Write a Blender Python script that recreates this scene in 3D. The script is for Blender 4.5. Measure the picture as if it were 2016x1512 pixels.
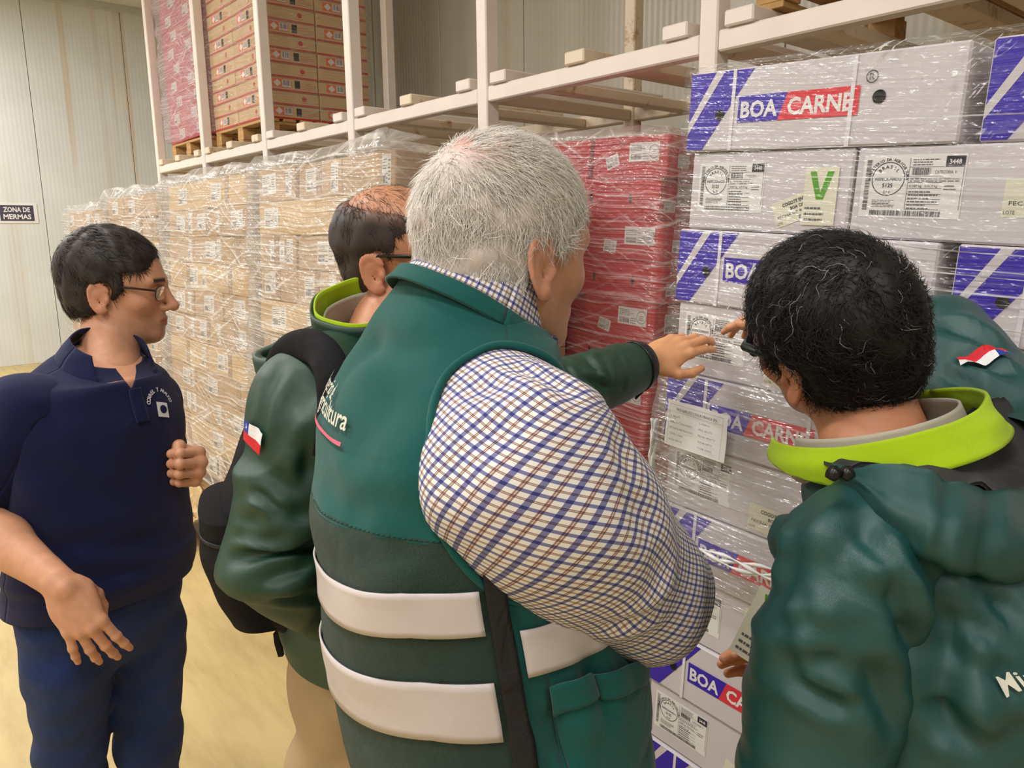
import bpy, bmesh, math, random
import numpy as np
from mathutils import Matrix, Vector
random.seed(7); rng = np.random.default_rng(7)
for o in list(bpy.data.objects): bpy.data.objects.remove(o)
S = bpy.context.scene
C = S.collection
# ------------------------------------------------------------------ camera
FPX = 1514.0; CAM_H = 1.65
pitch = math.radians(11.0); roll = -0.0097; hd = math.radians(139.9)
Zv = np.array([0, 0, 1.0])
Fh = np.array([math.cos(hd), math.sin(hd), 0]); R0 = np.array([math.sin(hd), -math.cos(hd), 0])
Fw = Fh * math.cos(pitch) - Zv * math.sin(pitch); U0 = Zv * math.cos(pitch) + Fh * math.sin(pitch)
Rv = R0 * math.cos(roll) + U0 * math.sin(roll); Uv = U0 * math.cos(roll) - R0 * math.sin(roll)
CO = np.array([0, 0, CAM_H])
cam_d = bpy.data.cameras.new('camera'); cam = bpy.data.objects.new('camera', cam_d); C.objects.link(cam)
cam_d.sensor_width = 36; cam_d.lens = 36 * FPX / 2016; cam_d.clip_start = 0.02
M = Matrix.Identity(4)
for i in range(3):
    M[i][0] = Rv[i]; M[i][1] = Uv[i]; M[i][2] = -Fw[i]; M[i][3] = CO[i]
cam.matrix_world = M
S.camera = cam
def at(x, y, dep): return CO + (Fw + Rv * (x - 1008) / FPX + Uv * (756 - y) / FPX) * dep
# ------------------------------------------------------------------ world, lamps, exposure
W = bpy.data.worlds.new('world'); S.world = W; W.use_nodes = True
bg = W.node_tree.nodes['Background']; bg.inputs[0].default_value = (0.95, 0.97, 1.0, 1); bg.inputs[1].default_value = 0.25
S.view_settings.view_transform = 'Standard'; S.view_settings.look = 'None'
S.view_settings.exposure = -0.08; S.view_settings.gamma = 1.0; S.view_settings.use_curve_mapping = False
ROOM = dict(x0=-12.0, x1=5.0, y0=-5.0, y1=4.35, z=4.75)
LAMPS = [(-10.2, -0.2, 360), (-6.4, -0.6, 230), (-3.2, -0.6, 190), (0.2, -0.9, 150), (3.4, -0.6, 120), (-8.0, -3.4, 200), (-4.0, -3.4, 170), (0.0, -3.4, 150)]  # first entry: extra lamp, added at the far left to brighten the left wall
for lx, ly, e in LAMPS:
    L = bpy.data.lights.new('ceiling_lamp_light', 'AREA'); L.shape = 'RECTANGLE'; L.size = 1.5; L.size_y = 0.35
    L.energy = e * .5; L.color = (1.0, 0.985, 0.97)
    lo = bpy.data.objects.new('ceiling_lamp_light', L); C.objects.link(lo); lo.location = (lx, ly, ROOM['z'] - 0.16)
# ------------------------------------------------------------------ helpers
def s2l(c):
    c = np.array(c, float) / 255.0
    return tuple(np.where(c <= 0.04045, c / 12.92, ((c + 0.055) / 1.055) ** 2.4))
MATS = {}
def mat(name, rgb, rough=0.6, var=0.12, scale=8.0, metallic=0.0, bump=0.0, bscale=60.0, sheen=0.0, spec=0.4, coat=0.0, attr=None, stretch=(1, 1, 1), sss=0.0):
    """principled material whose colour varies a little by procedural noise"""
    if name in MATS: return MATS[name]
    m = bpy.data.materials.new(name); m.use_nodes = True; MATS[name] = m
    nt = m.node_tree; N = nt.nodes; Lk = nt.links; b = N['Principled BSDF']
    lin = s2l(rgb)
    tc = N.new('ShaderNodeTexCoord'); mp = N.new('ShaderNodeMapping'); mp.inputs['Scale'].default_value = stretch
    Lk.new(tc.outputs['Object'], mp.inputs['Vector'])
    nz = N.new('ShaderNodeTexNoise'); nz.inputs['Scale'].default_value = scale; nz.inputs['Detail'].default_value = 5
    Lk.new(mp.outputs[0], nz.inputs['Vector'])
    rp = N.new('ShaderNodeMapRange'); rp.inputs['From Min'].default_value = 0.3; rp.inputs['From Max'].default_value = 0.7
    rp.inputs['To Min'].default_value = 1 - var; rp.inputs['To Max'].default_value = 1 + var
    Lk.new(nz.outputs['Fac'], rp.inputs['Value'])
    mx = N.new('ShaderNodeMix'); mx.data_type = 'RGBA'; mx.blend_type = 'MULTIPLY'; mx.inputs['Factor'].default_value = 1
    if attr:
        at_ = N.new('ShaderNodeAttribute'); at_.attribute_name = attr; Lk.new(at_.outputs['Color'], mx.inputs['A'])
    else:
        mx.inputs['A'].default_value = (*lin, 1)
    Lk.new(rp.outputs[0], mx.inputs['B']); Lk.new(mx.outputs['Result'], b.inputs['Base Color'])
    b.inputs['Roughness'].default_value = rough; b.inputs['Metallic'].default_value = metallic
    b.inputs['Specular IOR Level'].default_value = spec
    if sheen: b.inputs['Sheen Weight'].default_value = sheen
    if coat: b.inputs['Coat Weight'].default_value = coat; b.inputs['Coat Roughness'].default_value = 0.15
    if sss:
        b.inputs['Subsurface Weight'].default_value = sss; b.inputs['Subsurface Radius'].default_value = (0.012, 0.004, 0.002); b.inputs['Subsurface Scale'].default_value = 0.6
    if bump:
        n2 = N.new('ShaderNodeTexNoise'); n2.inputs['Scale'].default_value = bscale; n2.inputs['Detail'].default_value = 4
        Lk.new(mp.outputs[0], n2.inputs['Vector'])
        bp = N.new('ShaderNodeBump'); bp.inputs['Strength'].default_value = bump; bp.inputs['Distance'].default_value = 0.004
        Lk.new(n2.outputs['Fac'], bp.inputs['Height']); Lk.new(bp.outputs[0], b.inputs['Normal'])
    return m
def link(o, parent=None):
    C.objects.link(o)
    if parent is not None: o.parent = parent
    return o
def new_mesh(name, v, f, mats=(), mi=None, smooth=False, uv=None, col=None):
    me = bpy.data.meshes.new(name)
    me.from_pydata([tuple(map(float, p)) for p in v], [], [tuple(map(int, q)) for q in f])
    for m in mats: me.materials.append(m)
    if mi is not None: me.polygons.foreach_set('material_index', np.asarray(mi, np.int32))
    if smooth: me.polygons.foreach_set('use_smooth', np.ones(len(me.polygons), bool))
    if uv is not None:
        l = me.uv_layers.new(name='UVMap'); idx = np.empty(len(me.loops), np.int32); me.loops.foreach_get('vertex_index', idx)
        l.data.foreach_set('uv', np.asarray(uv, np.float32)[idx].ravel())
    if col is not None:
        a = me.color_attributes.new('col', 'FLOAT_COLOR', 'POINT'); cc = np.ones((len(v), 4), np.float32); cc[:, :3] = col
        a.data.foreach_set('color', cc.ravel())
    me.update(); return me
def obj(name, me, parent=None, loc=None, rot=None, label=None, cat=None, group=None, kind=None):
    o = bpy.data.objects.new(name, me)
    if loc is not None: o.location = [float(q) for q in loc]
    if rot is not None: o.rotation_euler = rot
    if label: o['label'] = label
    if cat: o['category'] = cat
    if group: o['group'] = group
    if kind: o['kind'] = kind
    return link(o, parent)
def empty(name, loc=(0, 0, 0), label=None, cat=None, group=None, rot=None):
    o = obj(name, None, None, loc, rot, label, cat, group); o.empty_display_size = 0.05; return o
class MB:
    def __init__(s): s.v = []; s.f = []; s.mi = []
    def add(s, v, f, mi=0):
        n = len(s.v); s.v += [tuple(map(float, p)) for p in v]; s.f += [tuple(i + n for i in q) for q in f]; s.mi += [mi] * len(f)
    def box(s, a, b, bev=0.0, mi=0, M3=None, org=None):
        a = np.minimum(a, b), np.maximum(a, b); lo, hi = np.array(a[0], float), np.array(a[1], float)
        if bev <= 0:
            v = [(x, y, z) for z in (lo[2], hi[2]) for y in (lo[1], hi[1]) for x in (lo[0], hi[0])]
            f = [(0, 2, 3, 1), (4, 5, 7, 6), (0, 1, 5, 4), (2, 6, 7, 3), (0, 4, 6, 2), (1, 3, 7, 5)]
        else:
            v = []; ix = {}
            for sx in (0, 1):
                for sy in (0, 1):
                    for sz in (0, 1):
                        c = [(lo, hi)[q][k] for k, q in enumerate((sx, sy, sz))]; sg = [1 if q == 0 else -1 for q in (sx, sy, sz)]
                        for ax in range(3):
                            p = [c[k] + (0 if k == ax else sg[k] * bev) for k in range(3)]
                            ix[(sx, sy, sz, ax)] = len(v); v.append(p)
            f = []
            def q(keys): f.append(tuple(ix[k] for k in keys))
            for ax in range(3):
                o1, o2 = (ax + 1) % 3, (ax + 2) % 3
                for sd in (0, 1):
                    ks = []
                    for c1, c2 in ((0, 0), (1, 0), (1, 1), (0, 1)):
                        k = [0, 0, 0]; k[ax] = sd; k[o1] = c1; k[o2] = c2; ks.append((*k, ax))
                    q(ks if sd else ks[::-1])
                for c1 in (0, 1):
                    for c2 in (0, 1):
                        e = []
                        for a2, t in ((o1, 0), (o1, 1), (o2, 1), (o2, 0)):
                            k = [0, 0, 0]; k[o1] = c1; k[o2] = c2; k[ax] = t; e.append((*k, a2))
                        q(e if (c1 ^ c2) else e[::-1])
            for sx in (0, 1):
                for sy in (0, 1):
                    for sz in (0, 1):
                        t = [(sx, sy, sz, k) for k in range(3)]; q(t if (sx + sy + sz) % 2 else t[::-1])
        v = np.array(v, float)
        if M3 is not None: v = v @ np.array(M3).T
        if org is not None: v = v + np.array(org)
        s.add(v, f, mi)
    def tube(s, pts, r, n=8, mi=0, caps=True):
        pts = np.array(pts, float); r = np.broadcast_to(np.asarray(r, float), (len(pts),)); T = np.gradient(pts, axis=0)
        T /= np.linalg.norm(T, axis=1)[:, None] + 1e-9
        ref = np.array([0, 0, 1.0]) if abs(T[0][2]) < 0.9 else np.array([1.0, 0, 0])
        n1 = np.cross(T[0], ref); n1 /= np.linalg.norm(n1); v = []
        for i in range(len(pts)):
            n1 = n1 - T[i] * (n1 @ T[i]); n1 /= np.linalg.norm(n1); n2 = np.cross(T[i], n1)
            for k in range(n):
                a = 2 * math.pi * k / n; v.append(pts[i] + (n1 * math.cos(a) + n2 * math.sin(a)) * r[i])
        f = [(i * n + k, i * n + (k + 1) % n, (i + 1) * n + (k + 1) % n, (i + 1) * n + k) for i in range(len(pts) - 1) for k in range(n)]
        if caps: f += [tuple(range(n))[::-1], tuple(range((len(pts) - 1) * n, len(pts) * n))]
        s.add(v, f, mi)
    def mesh(s, name, mats, smooth=False):
        if not isinstance(mats, (list, tuple)): mats = [mats]
        return new_mesh(name, s.v, s.f, mats, s.mi, smooth)
# ---- flat print (text, bars, stamps) as thin geometry lying on a face that looks along -Y ; x right, z up
_TX = {}
def text_geo(s, bold=0.0):
    k = (s, bold)
    if k not in _TX:
        cu = bpy.data.curves.new('t', 'FONT'); cu.body = s; cu.size = 1.0; cu.resolution_u = 2; cu.offset = bold; cu.fill_mode = 'FRONT'
        o = bpy.data.objects.new('t', cu); C.objects.link(o)
        dg = bpy.context.evaluated_depsgraph_get(); me = o.evaluated_get(dg).to_mesh()
        v = np.array([q.co[:2] for q in me.vertices]) if len(me.vertices) else np.zeros((0, 2)); f = [tuple(p.vertices) for p in me.polygons]
        o.evaluated_get(dg).to_mesh_clear(); bpy.data.objects.remove(o); bpy.data.curves.remove(cu)
        if len(v): v = v - np.array([v[:, 0].min(), 0])
        _TX[k] = (v, f)
    return _TX[k]
class Flat:
    def __init__(s): s.v = []; s.f = []; s.mi = []; s.lift = 0.0
    def add(s, pts, f, mi):
        n = len(s.v); s.v += [(float(p[0]), -s.lift, float(p[1])) for p in pts]; s.f += [tuple(i + n for i in q) for q in f]; s.mi += [mi] * len(f)
    def poly(s, pts, mi): s.add(pts, [tuple(range(len(pts)))], mi)
    def rect(s, x0, y0, x1, y1, mi): s.poly([(x0, y0), (x1, y0), (x1, y1), (x0, y1)], mi)
    def text(s, t, x, y, size, mi, align='l', bold=0.0, width=None, shear=0.0, rot=0.0):
        v, f = text_geo(t, bold)
        if not len(v): return
        v = v * size; w = v[:, 0].max()
        if width: v = v * np.array([width / w, 1]); w = width
        v = v + np.array([{'l': 0, 'c': -w / 2, 'r': -w}[align], 0]); v = np.stack([v[:, 0] + shear * v[:, 1], v[:, 1]], 1)
        c, q = math.cos(rot), math.sin(rot); v = v @ np.array([[c, q], [-q, c]])
        s.add(v + np.array([x, y]), f, mi)
    def ring(s, cx, cy, r, w, mi, n=36, sy=1.0):
        p = []
        for k in range(n):
            a = 2 * math.pi * k / n; p += [(cx + r * math.cos(a), cy + r * sy * math.sin(a)), (cx + (r - w) * math.cos(a), cy + (r - w) * sy * math.sin(a))]
        s.add(p, [(2 * k, (2 * k + 2) % (2 * n), (2 * k + 3) % (2 * n), 2 * k + 1) for k in range(n)], mi)
    def disc(s, cx, cy, r, mi, n=24): s.poly([(cx + r * math.cos(2 * math.pi * k / n), cy + r * math.sin(2 * math.pi * k / n)) for k in range(n)], mi)
    def arc_text(s, t, cx, cy, r, size, mi, a0, a1, bold=0.02):
        for i, ch in enumerate(t):
            if ch == ' ': continue
            a = a0 + (a1 - a0) * (i + 0.5) / len(t)
            s.text(ch, cx + r * math.cos(a), cy + r * math.sin(a), size, mi, 'c', bold, rot=a - math.pi / 2)
    def bars(s, x0, y0, x1, y1, mi, vert=True, n=40, seed=1):
        rr = random.Random(seed); L = (x1 - x0) if vert else (y1 - y0); t = 0; cuts = []
        while t < L:
            w = L / n * rr.choice([0.4, 0.6, 1.0, 1.4]); cuts.append((t, min(L, t + w))); t += w + L / n * rr.choice([0.4, 0.6, 1.0])
        for a, b in cuts:
            s.rect(*((x0 + a, y0, x0 + b, y1) if vert else (x0, y0 + a, x1, y0 + b)), mi)
    def lines(s, x0, y0, x1, y1, mi, n, seed=1, th=0.35):
        rr = random.Random(seed); h = (y1 - y0) / n
        for i in range(n):
            x = x0; e = x0 + (x1 - x0) * rr.uniform(0.6, 1)
            while x < e:
                w = rr.uniform(0.05, 0.16) * (x1 - x0); s.rect(x, y0 + i * h, min(e, x + w), y0 + i * h + h * th, mi); x += w + 0.025 * (x1 - x0)
    def mesh(s, name, mats): return new_mesh(name, s.v, s.f, mats, s.mi)
def rot_mat(rx=0, ry=0, rz=0):
    return np.array((Matrix.Rotation(rz, 3, 'Z') @ Matrix.Rotation(ry, 3, 'Y') @ Matrix.Rotation(rx, 3, 'X')))
# ------------------------------------------------------------------ materials of the room
def floor_mat():
    m = mat('floor_concrete', (198, 176, 122), 0.5, 0.10, 1.3, bump=0.12, bscale=40); N = m.node_tree.nodes; Lk = m.node_tree.links
    b = N['Principled BSDF']; src = b.inputs['Base Color'].links[0].from_socket
    tc = N.new('ShaderNodeTexCoord'); mp = N.new('ShaderNodeMapping'); mp.inputs['Scale'].default_value = (0.9, 5.0, 1); mp.inputs['Rotation'].default_value = (0, 0, 0.5)
    Lk.new(tc.outputs['Object'], mp.inputs[0]); nz = N.new('ShaderNodeTexNoise'); nz.inputs['Scale'].default_value = 2.2; nz.inputs['Detail'].default_value = 8; nz.inputs['Roughness'].default_value = 0.7
    Lk.new(mp.outputs[0], nz.inputs['Vector']); r = N.new('ShaderNodeValToRGB'); r.color_ramp.elements[0].position = 0.32; r.color_ramp.elements[0].color = (0.72, 0.66, 0.55, 1)
    r.color_ramp.elements[1].position = 0.6; r.color_ramp.elements[1].color = (1, 1, 1, 1); Lk.new(nz.outputs['Fac'], r.inputs[0])
    mx = N.new('ShaderNodeMix'); mx.data_type = 'RGBA'; mx.blend_type = 'MULTIPLY'; mx.inputs['Factor'].default_value = 0.75
    Lk.new(src, mx.inputs['A']); Lk.new(r.outputs[0], mx.inputs['B']); Lk.new(mx.outputs['Result'], b.inputs['Base Color'])
    return m
def panel_mat(name, rgb, axis, streak, gloss=0.3):
    """coated cold-room panel with fine vertical ribs and a few rust runs"""
    m = mat(name, rgb, gloss, 0.05, 1.5, spec=0.5); N = m.node_tree.nodes; Lk = m.node_tree.links; b = N['Principled BSDF']
    src = b.inputs['Base Color'].links[0].from_socket
    tc = N.new('ShaderNodeTexCoord'); sp = N.new('ShaderNodeSeparateXYZ'); Lk.new(tc.outputs['Object'], sp.inputs[0])
    w = N.new('ShaderNodeMath'); w.operation = 'MULTIPLY'; w.inputs[1].default_value = 2 * math.pi / 0.05; Lk.new(sp.outputs[axis], w.inputs[0])
    sn = N.new('ShaderNodeMath'); sn.operation = 'SINE'; Lk.new(w.outputs[0], sn.inputs[0])
    n2 = N.new('ShaderNodeTexNoise'); n2.inputs['Scale'].default_value = 0.8; Lk.new(tc.outputs['Object'], n2.inputs['Vector'])
    ad = N.new('ShaderNodeMath'); ad.operation = 'MULTIPLY_ADD'; ad.inputs[1].default_value = 0.12; Lk.new(sn.outputs[0], ad.inputs[0]); Lk.new(n2.outputs['Fac'], ad.inputs[2])
    bp = N.new('ShaderNodeBump'); bp.inputs['Strength'].default_value = 0.35; bp.inputs['Distance'].default_value = 0.01; Lk.new(ad.outputs[0], bp.inputs['Height']); Lk.new(bp.outputs[0], b.inputs['Normal'])
    if streak:
        mp = N.new('ShaderNodeMapping'); mp.inputs['Scale'].default_value = (4.0, 4.0, 0.12); Lk.new(tc.outputs['Object'], mp.inputs[0])
        nz = N.new('ShaderNodeTexNoise'); nz.inputs['Scale'].default_value = 1.0; nz.inputs['Detail'].default_value = 3; Lk.new(mp.outputs[0], nz.inputs['Vector'])
        r = N.new('ShaderNodeValToRGB'); r.color_ramp.elements[0].position = 0.60; r.color_ramp.elements[0].color = (0, 0, 0, 1); r.color_ramp.elements[1].position = 0.74; r.color_ramp.elements[1].color = (1, 1, 1, 1)
        Lk.new(nz.outputs['Fac'], r.inputs[0]); mx = N.new('ShaderNodeMix'); mx.data_type = 'RGBA'; ml = N.new('ShaderNodeMath'); ml.operation = 'MULTIPLY'; ml.inputs[1].default_value = 0.6
        Lk.new(r.outputs[0], ml.inputs[0]); Lk.new(ml.outputs[0], mx.inputs['Factor']); Lk.new(src, mx.inputs['A']); mx.inputs['B'].default_value = (*s2l((196, 160, 95)), 1); Lk.new(mx.outputs['Result'], b.inputs['Base Color'])
    return m
def rust_mat(name, rgb, amount):
    m = mat(name, rgb, 0.45, 0.04, 6, spec=0.45, bump=0.15, bscale=25); N = m.node_tree.nodes; Lk = m.node_tree.links; b = N['Principled BSDF']
    src = b.inputs['Base Color'].links[0].from_socket; tc = N.new('ShaderNodeTexCoord')
    nz = N.new('ShaderNodeTexNoise'); nz.inputs['Scale'].default_value = 7; nz.inputs['Detail'].default_value = 8; nz.inputs['Roughness'].default_value = 0.7; Lk.new(tc.outputs['Object'], nz.inputs['Vector'])
    r = N.new('ShaderNodeValToRGB'); e = r.color_ramp.elements; e[0].position = amount; e[0].color = (0, 0, 0, 1); e[1].position = amount + 0.12; e[1].color = (1, 1, 1, 1); Lk.new(nz.outputs['Fac'], r.inputs[0])
    mx = N.new('ShaderNodeMix'); mx.data_type = 'RGBA'; Lk.new(r.outputs[0], mx.inputs['Factor']); Lk.new(src, mx.inputs['A']); mx.inputs['B'].default_value = (*s2l((168, 112, 48)), 1); Lk.new(mx.outputs['Result'], b.inputs['Base Color'])
    return m
X0, X1, Y0, Y1, ZC = ROOM['x0'], ROOM['x1'], ROOM['y0'], ROOM['y1'], ROOM['z']
def slab(name, a, b, m):
    q = MB(); q.box(a, b); return obj(name, q.mesh(name, m), kind='structure')
slab('floor', (X0 - .1, Y0 - .1, -.1), (X1 + .1, Y1 + .1, 0), floor_mat())
slab('ceiling', (X0 - .1, Y0 - .1, ZC), (X1 + .1, Y1 + .1, ZC + .1), mat('ceiling_panel', (214, 214, 208), 0.5, 0.04))
slab('wall_right', (X1, Y0, 0), (X1 + .1, Y1, ZC), mat('wall_plain', (206, 204, 196), 0.5, 0.05))
slab('wall_front', (X0, Y0 - .1, 0), (X1, Y0, ZC), mat('wall_plain', (206, 204, 196), 0.5, 0.05))
PW = panel_mat('panel_left', (217, 220, 219), 1, True, 0.35)
PB = panel_mat('panel_back', (200, 194, 180), 0, True, 0.28)
wl = slab('wall_left', (X0 - .1, Y0, 0), (X0 - .03, Y1, ZC), PW)
for i, y in enumerate(np.arange(Y0, Y1 - .01, 1.17)):
    q = MB(); q.box((X0 - .03, y + .004, 0.0), (X0, min(Y1, y + 1.166), ZC), 0.003); obj('panel', q.mesh('panel', PW), wl)
wb = slab('wall_back', (X0, Y1 + .03, 0), (X1, Y1 + .1, ZC), PB)
for i, x in enumerate(np.arange(X0, X1 - .01, 1.17)):
    q = MB(); q.box((x + .004, Y1, 0.0), (min(X1, x + 1.166), Y1 + .03, ZC), 0.003); obj('panel', q.mesh('panel', PB), wb)
q = MB(); q.box((X0, Y0, ZC - .09), (X0 + .05, Y1, ZC), .004); obj('trim_1', q.mesh('trim', mat('trim_grey', (196, 196, 190), 0.4, 0.05)), kind='structure')
q = MB(); q.box((X0, Y1 - .05, ZC - .09), (X1, Y1, ZC), .004); obj('trim_2', q.mesh('trim', mat('trim_grey', (196, 196, 190), 0.4, 0.05)), kind='structure')
# lamp housings above the aisle (the light itself is the area lamp set at the top; the far-left one is added)
q = MB(); q.box((-.8, -.2, .02), (.8, .2, .1), .01); LM = q.mesh('housing', mat('lamp_white', (225, 225, 222), 0.4, 0.03))
for i, (lx, ly, e) in enumerate(LAMPS):
    obj('ceiling_lamp', LM, None, (lx, ly, ZC - .1), label='white fluorescent lamp housing on the cold room ceiling', cat='lamp', group='ceiling lamps above the aisle')
# sign on the left wall
sg = empty('wall_sign', (X0, 1.70, 1.985), label='white wall sign with dark panel reading ZONA DE MERMAS', cat='sign')
sg.rotation_euler = (0, 0, math.pi / 2)
PAPER = mat('paper_white', (226, 224, 222), 0.6, 0.03); INK = mat('ink_dark', (48, 44, 58), 0.7, 0.05); SIGN = mat('sign_slate', (70, 66, 84), 0.6, 0.05)
q = MB(); q.box((-.235, -.008, -.13), (.235, -.0005, .13), .002); obj('plate', q.mesh('plate', PAPER), sg)
f = Flat(); f.lift = .0085; f.rect(-.19, -.1, .19, .1, 0); f.lift = .0092
f.text('ZONA DE', 0, .015, .085, 1, 'c', .03, width=.3); f.text('MERMAS', 0, -.075, .085, 1, 'c', .03, width=.31)
obj('lettering', f.mesh('lettering', [SIGN, PAPER]), sg)
# ------------------------------------------------------------------ steel rack
CREAM = rust_mat('rack_cream', (229, 217, 208), 0.68); CREAM_R = rust_mat('rack_cream_rusty', (224, 207, 182), 0.565)
rk = empty('storage_rack', (-3.2, 3.05, 0), label='cream painted welded steel rack with rust spots behind the stacked cartons', cat='rack')
RO = np.array([-3.2, 3.05, 0])
YF, YR, SP = 2.5, 3.62, 1.347
PX = [-1.834 + SP * k for k in range(-5, 3)]
def rp(name, a, b, m=CREAM, bev=.006):
    q = MB(); q.box(np.array(a) - RO, np.array(b) - RO, bev); return obj(name, q.mesh(name, m), rk)
for x in PX:
    rp('post', (x - .04, YF, 0), (x + .04, YF + .08, ZC - .1)); rp('post', (x - .04, YR - .03, 0), (x + .04, YR + .05, ZC - .1), CREAM_R if x > -4 else CREAM)
    rp('tie_beam', (x - .025, YF + .0805, 2.302), (x + .025, YR - .031, 2.362), CREAM_R)
for a, b in zip(PX[:-1], PX[1:]):
    rp('front_beam', (a + .0405, YF + .005, 2.298), (b - .0405, YF + .075, 2.372)); rp('rear_beam', (a + .0405, YR - .025, 2.298), (b - .0405, YR + .045, 2.372), CREAM_R)
    for off in (.135, .66, 1.2):
        rp('cross_bar', (a + off - .06, YF - .012, 2.3725), (a + off + .06, YR + .055, 2.428), CREAM_R if off == .66 or a < -6 else CREAM)
    rp('under_bar', (a + .36, YF + .0755, 2.30), (a + .44, YR - .0255, 2.352), CREAM_R); rp('under_bar', (a + .92, YF + .0755, 2.30), (a + 1.0, YR - .0255, 2.352), CREAM_R)
# ------------------------------------------------------------------ carton materials and prints
KR = mat('cardboard_brown', (182, 150, 116), 0.8, 0.10, 5, bump=0.05, bscale=120)
KR2 = mat('cardboard_tan', (202, 170, 126), 0.8, 0.08, 5, bump=0.05, bscale=120)
KW = mat('cardboard_white', (204, 197, 201), 0.6, 0.05, 4, bump=0.05, bscale=60)
KRED = mat('cardboard_red', (186, 36, 44), 0.55, 0.10, 4, bump=0.05, bscale=60)
KPINK = mat('cardboard_rose', (190, 92, 100), 0.6, 0.10, 4)
BLUE = mat('print_blue', (52, 28, 168), 0.5, 0.06, 5); RED = mat('print_red', (214, 48, 66), 0.5, 0.06, 5)
GREEN = mat('print_green', (84, 158, 28), 0.5, 0.05, 5); STRIPE_RED = mat('print_stripe_red', (190, 44, 52), 0.6, 0.08, 5)
ORANGE = mat('print_orange', (232, 106, 56), 0.6, 0.06, 5); GREYINK = mat('print_grey', (96, 92, 98), 0.7, 0.05, 8)
HOLE = mat('hole_dark', (18, 15, 16), 0.9, 0.05); CREAMP = mat('paper_cream', (222, 218, 198), 0.6, 0.03)
WOOD = mat('pallet_wood', (186, 146, 94), 0.75, 0.18, 3, bump=0.2, bscale=12, stretch=(1, 8, 8))
STRAPM = mat('strap_clear', (222, 218, 224), 0.25, 0.04, 8, spec=0.6)
TAPE = mat('tape_brown', (150, 118, 84), 0.25, 0.05, 6)
MT = [PAPER, INK, GREYINK, BLUE, RED, GREEN, ORANGE, STRIPE_RED, CREAMP, HOLE, KW]
def carton(name, w, d, h, m):
    q = MB(); q.box((-w / 2, -d / 2, 0.0008), (w / 2, d / 2, h - .0008), .004)
    return q.mesh(name, m)
def stamp(f, cx, cy, r, num='5125'):
    f.ring(cx, cy, r, r * .05, 1, 32); f.arc_text('MINISTERIO DA AGRICULTURA', cx, cy, r * 1.06, r * .24, 1, math.pi * 1.02, -.02 * math.pi)
    f.arc_text('BRASIL', cx, cy, r * .62, r * .28, 1, math.pi * .82, math.pi * .18)
    f.text('INSPECIONADO', cx, cy - r * .1, r * .26, 1, 'c', .01, width=r * 1.6); f.text(num, cx, cy - r * .5, r * .34, 1, 'c', .015, width=r * .62); f.text('S.I.F', cx, cy - r * .85, r * .24, 1, 'c', .01, width=r * .42)
def ministry_label(w, h, seed=1):
    """paper label, origin at its lower left corner"""
    p = Flat(); p.rect(0, 0, w, h, 0); f = Flat(); f.lift = .0005
    f.bars(w * .035, h * .12, w * .085, h * .93, 2, False, 60, seed); stamp(f, w * .27, h * .62, h * .27)
    f.lines(w * .13, h * .17, w * .42, h * .3, 2, 5, seed)
    f.bars(w * .12, h * .035, w * .82, h * .115, 2, True, 75, seed + 1)
    x = w * .47; f.rect(x, h * .14, x + w * .004, h * .95, 2); f.rect(w * .98, h * .14, w * .984, h * .8, 2)
    for k in (.14, .22, .3, .38, .47, .56, .66, .8): f.rect(x, h * k, w * .8, h * k + h * .006, 2)
    f.lines(x + w * .03, h * .83, w * .77, h * .95, 2, 3, seed + 2, .4); f.bars(x + w * .03, h * .68, w * .68, h * .79, 1, True, 34, seed + 3)
    f.rect(w * .81, h * .8, w * .985, h * .965, 1); f.text('CATEGORIA. V', w * .72, h * .7, h * .07, 2, width=w * .2)
    f.lines(x + w * .02, h * .58, w * .96, h * .65, 2, 2, seed + 4); f.text('0.087 kg', x + w * .02, h * .49, h * .055, 1, width=w * .12); f.text('0.010 kg', w * .64, h * .49, h * .055, 1, width=w * .12)
    f.lines(x + w * .02, h * .15, w * .78, h * .46, 2, 6, seed + 5); f.lines(w * .82, h * .45, w * .96, h * .55, 2, 2, seed + 6)
    f.lift = .0008; f.text('3448', w * .897, h * .845, h * .1, 0, 'c', .02, width=w * .11)
    return p.mesh('label', MT), f.mesh('print', MT)
def date_label(w, h):
    p = Flat(); p.rect(0, 0, w, h, 8); f = Flat(); f.lift = .0005
    f.text('COGOTE ENTERO', w * .25, h * .72, h * .19, 1, bold=.03, width=w * .74); f.text('BOA CARNE', w * .42, h * .52, h * .17, 1, bold=.03, width=w * .5)
    f.text('FECHA DE RECEP', w * .08, h * .32, h * .15, 1, width=w * .85); f.text('LOTE', w * .03, h * .08, h * .14, 2, width=w * .14); f.text('Z- 604', w * .55, h * .06, h * .22, 1, bold=.01, width=w * .36)
    return p.mesh('label', MT), f.mesh('print', MT)
def v_label(w, h):
    p = Flat(); p.rect(0, 0, w, h, 8); f = Flat(); f.lift = .0005
    t = w * .19; x0, x1, c = w * .14, w * .86, w * .5; yt, yb = h * .93, h * .45
    f.poly([(x0, yt), (x0 + t, yt), (c + t * .02, yb + t * .9), (c, yb), (c - t * .55, yb)], 5); f.poly([(x1 - t, yt), (x1, yt), (c + t * .55, yb), (c, yb), (c + t * .02, yb + t * .9)], 5)
    f.lines(w * .08, h * .08, w * .8, h * .38, 2, 3, 9)
    return p.mesh('label', MT), f.mesh('print', MT)
LAB_A, LAB_B, LAB_D, LAB_V = ministry_label(.165, .105, 3), ministry_label(.18, .112, 11), date_label(.12, .062), v_label(.070, .112)
LAB_DS = date_label(.092, .052)
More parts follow.
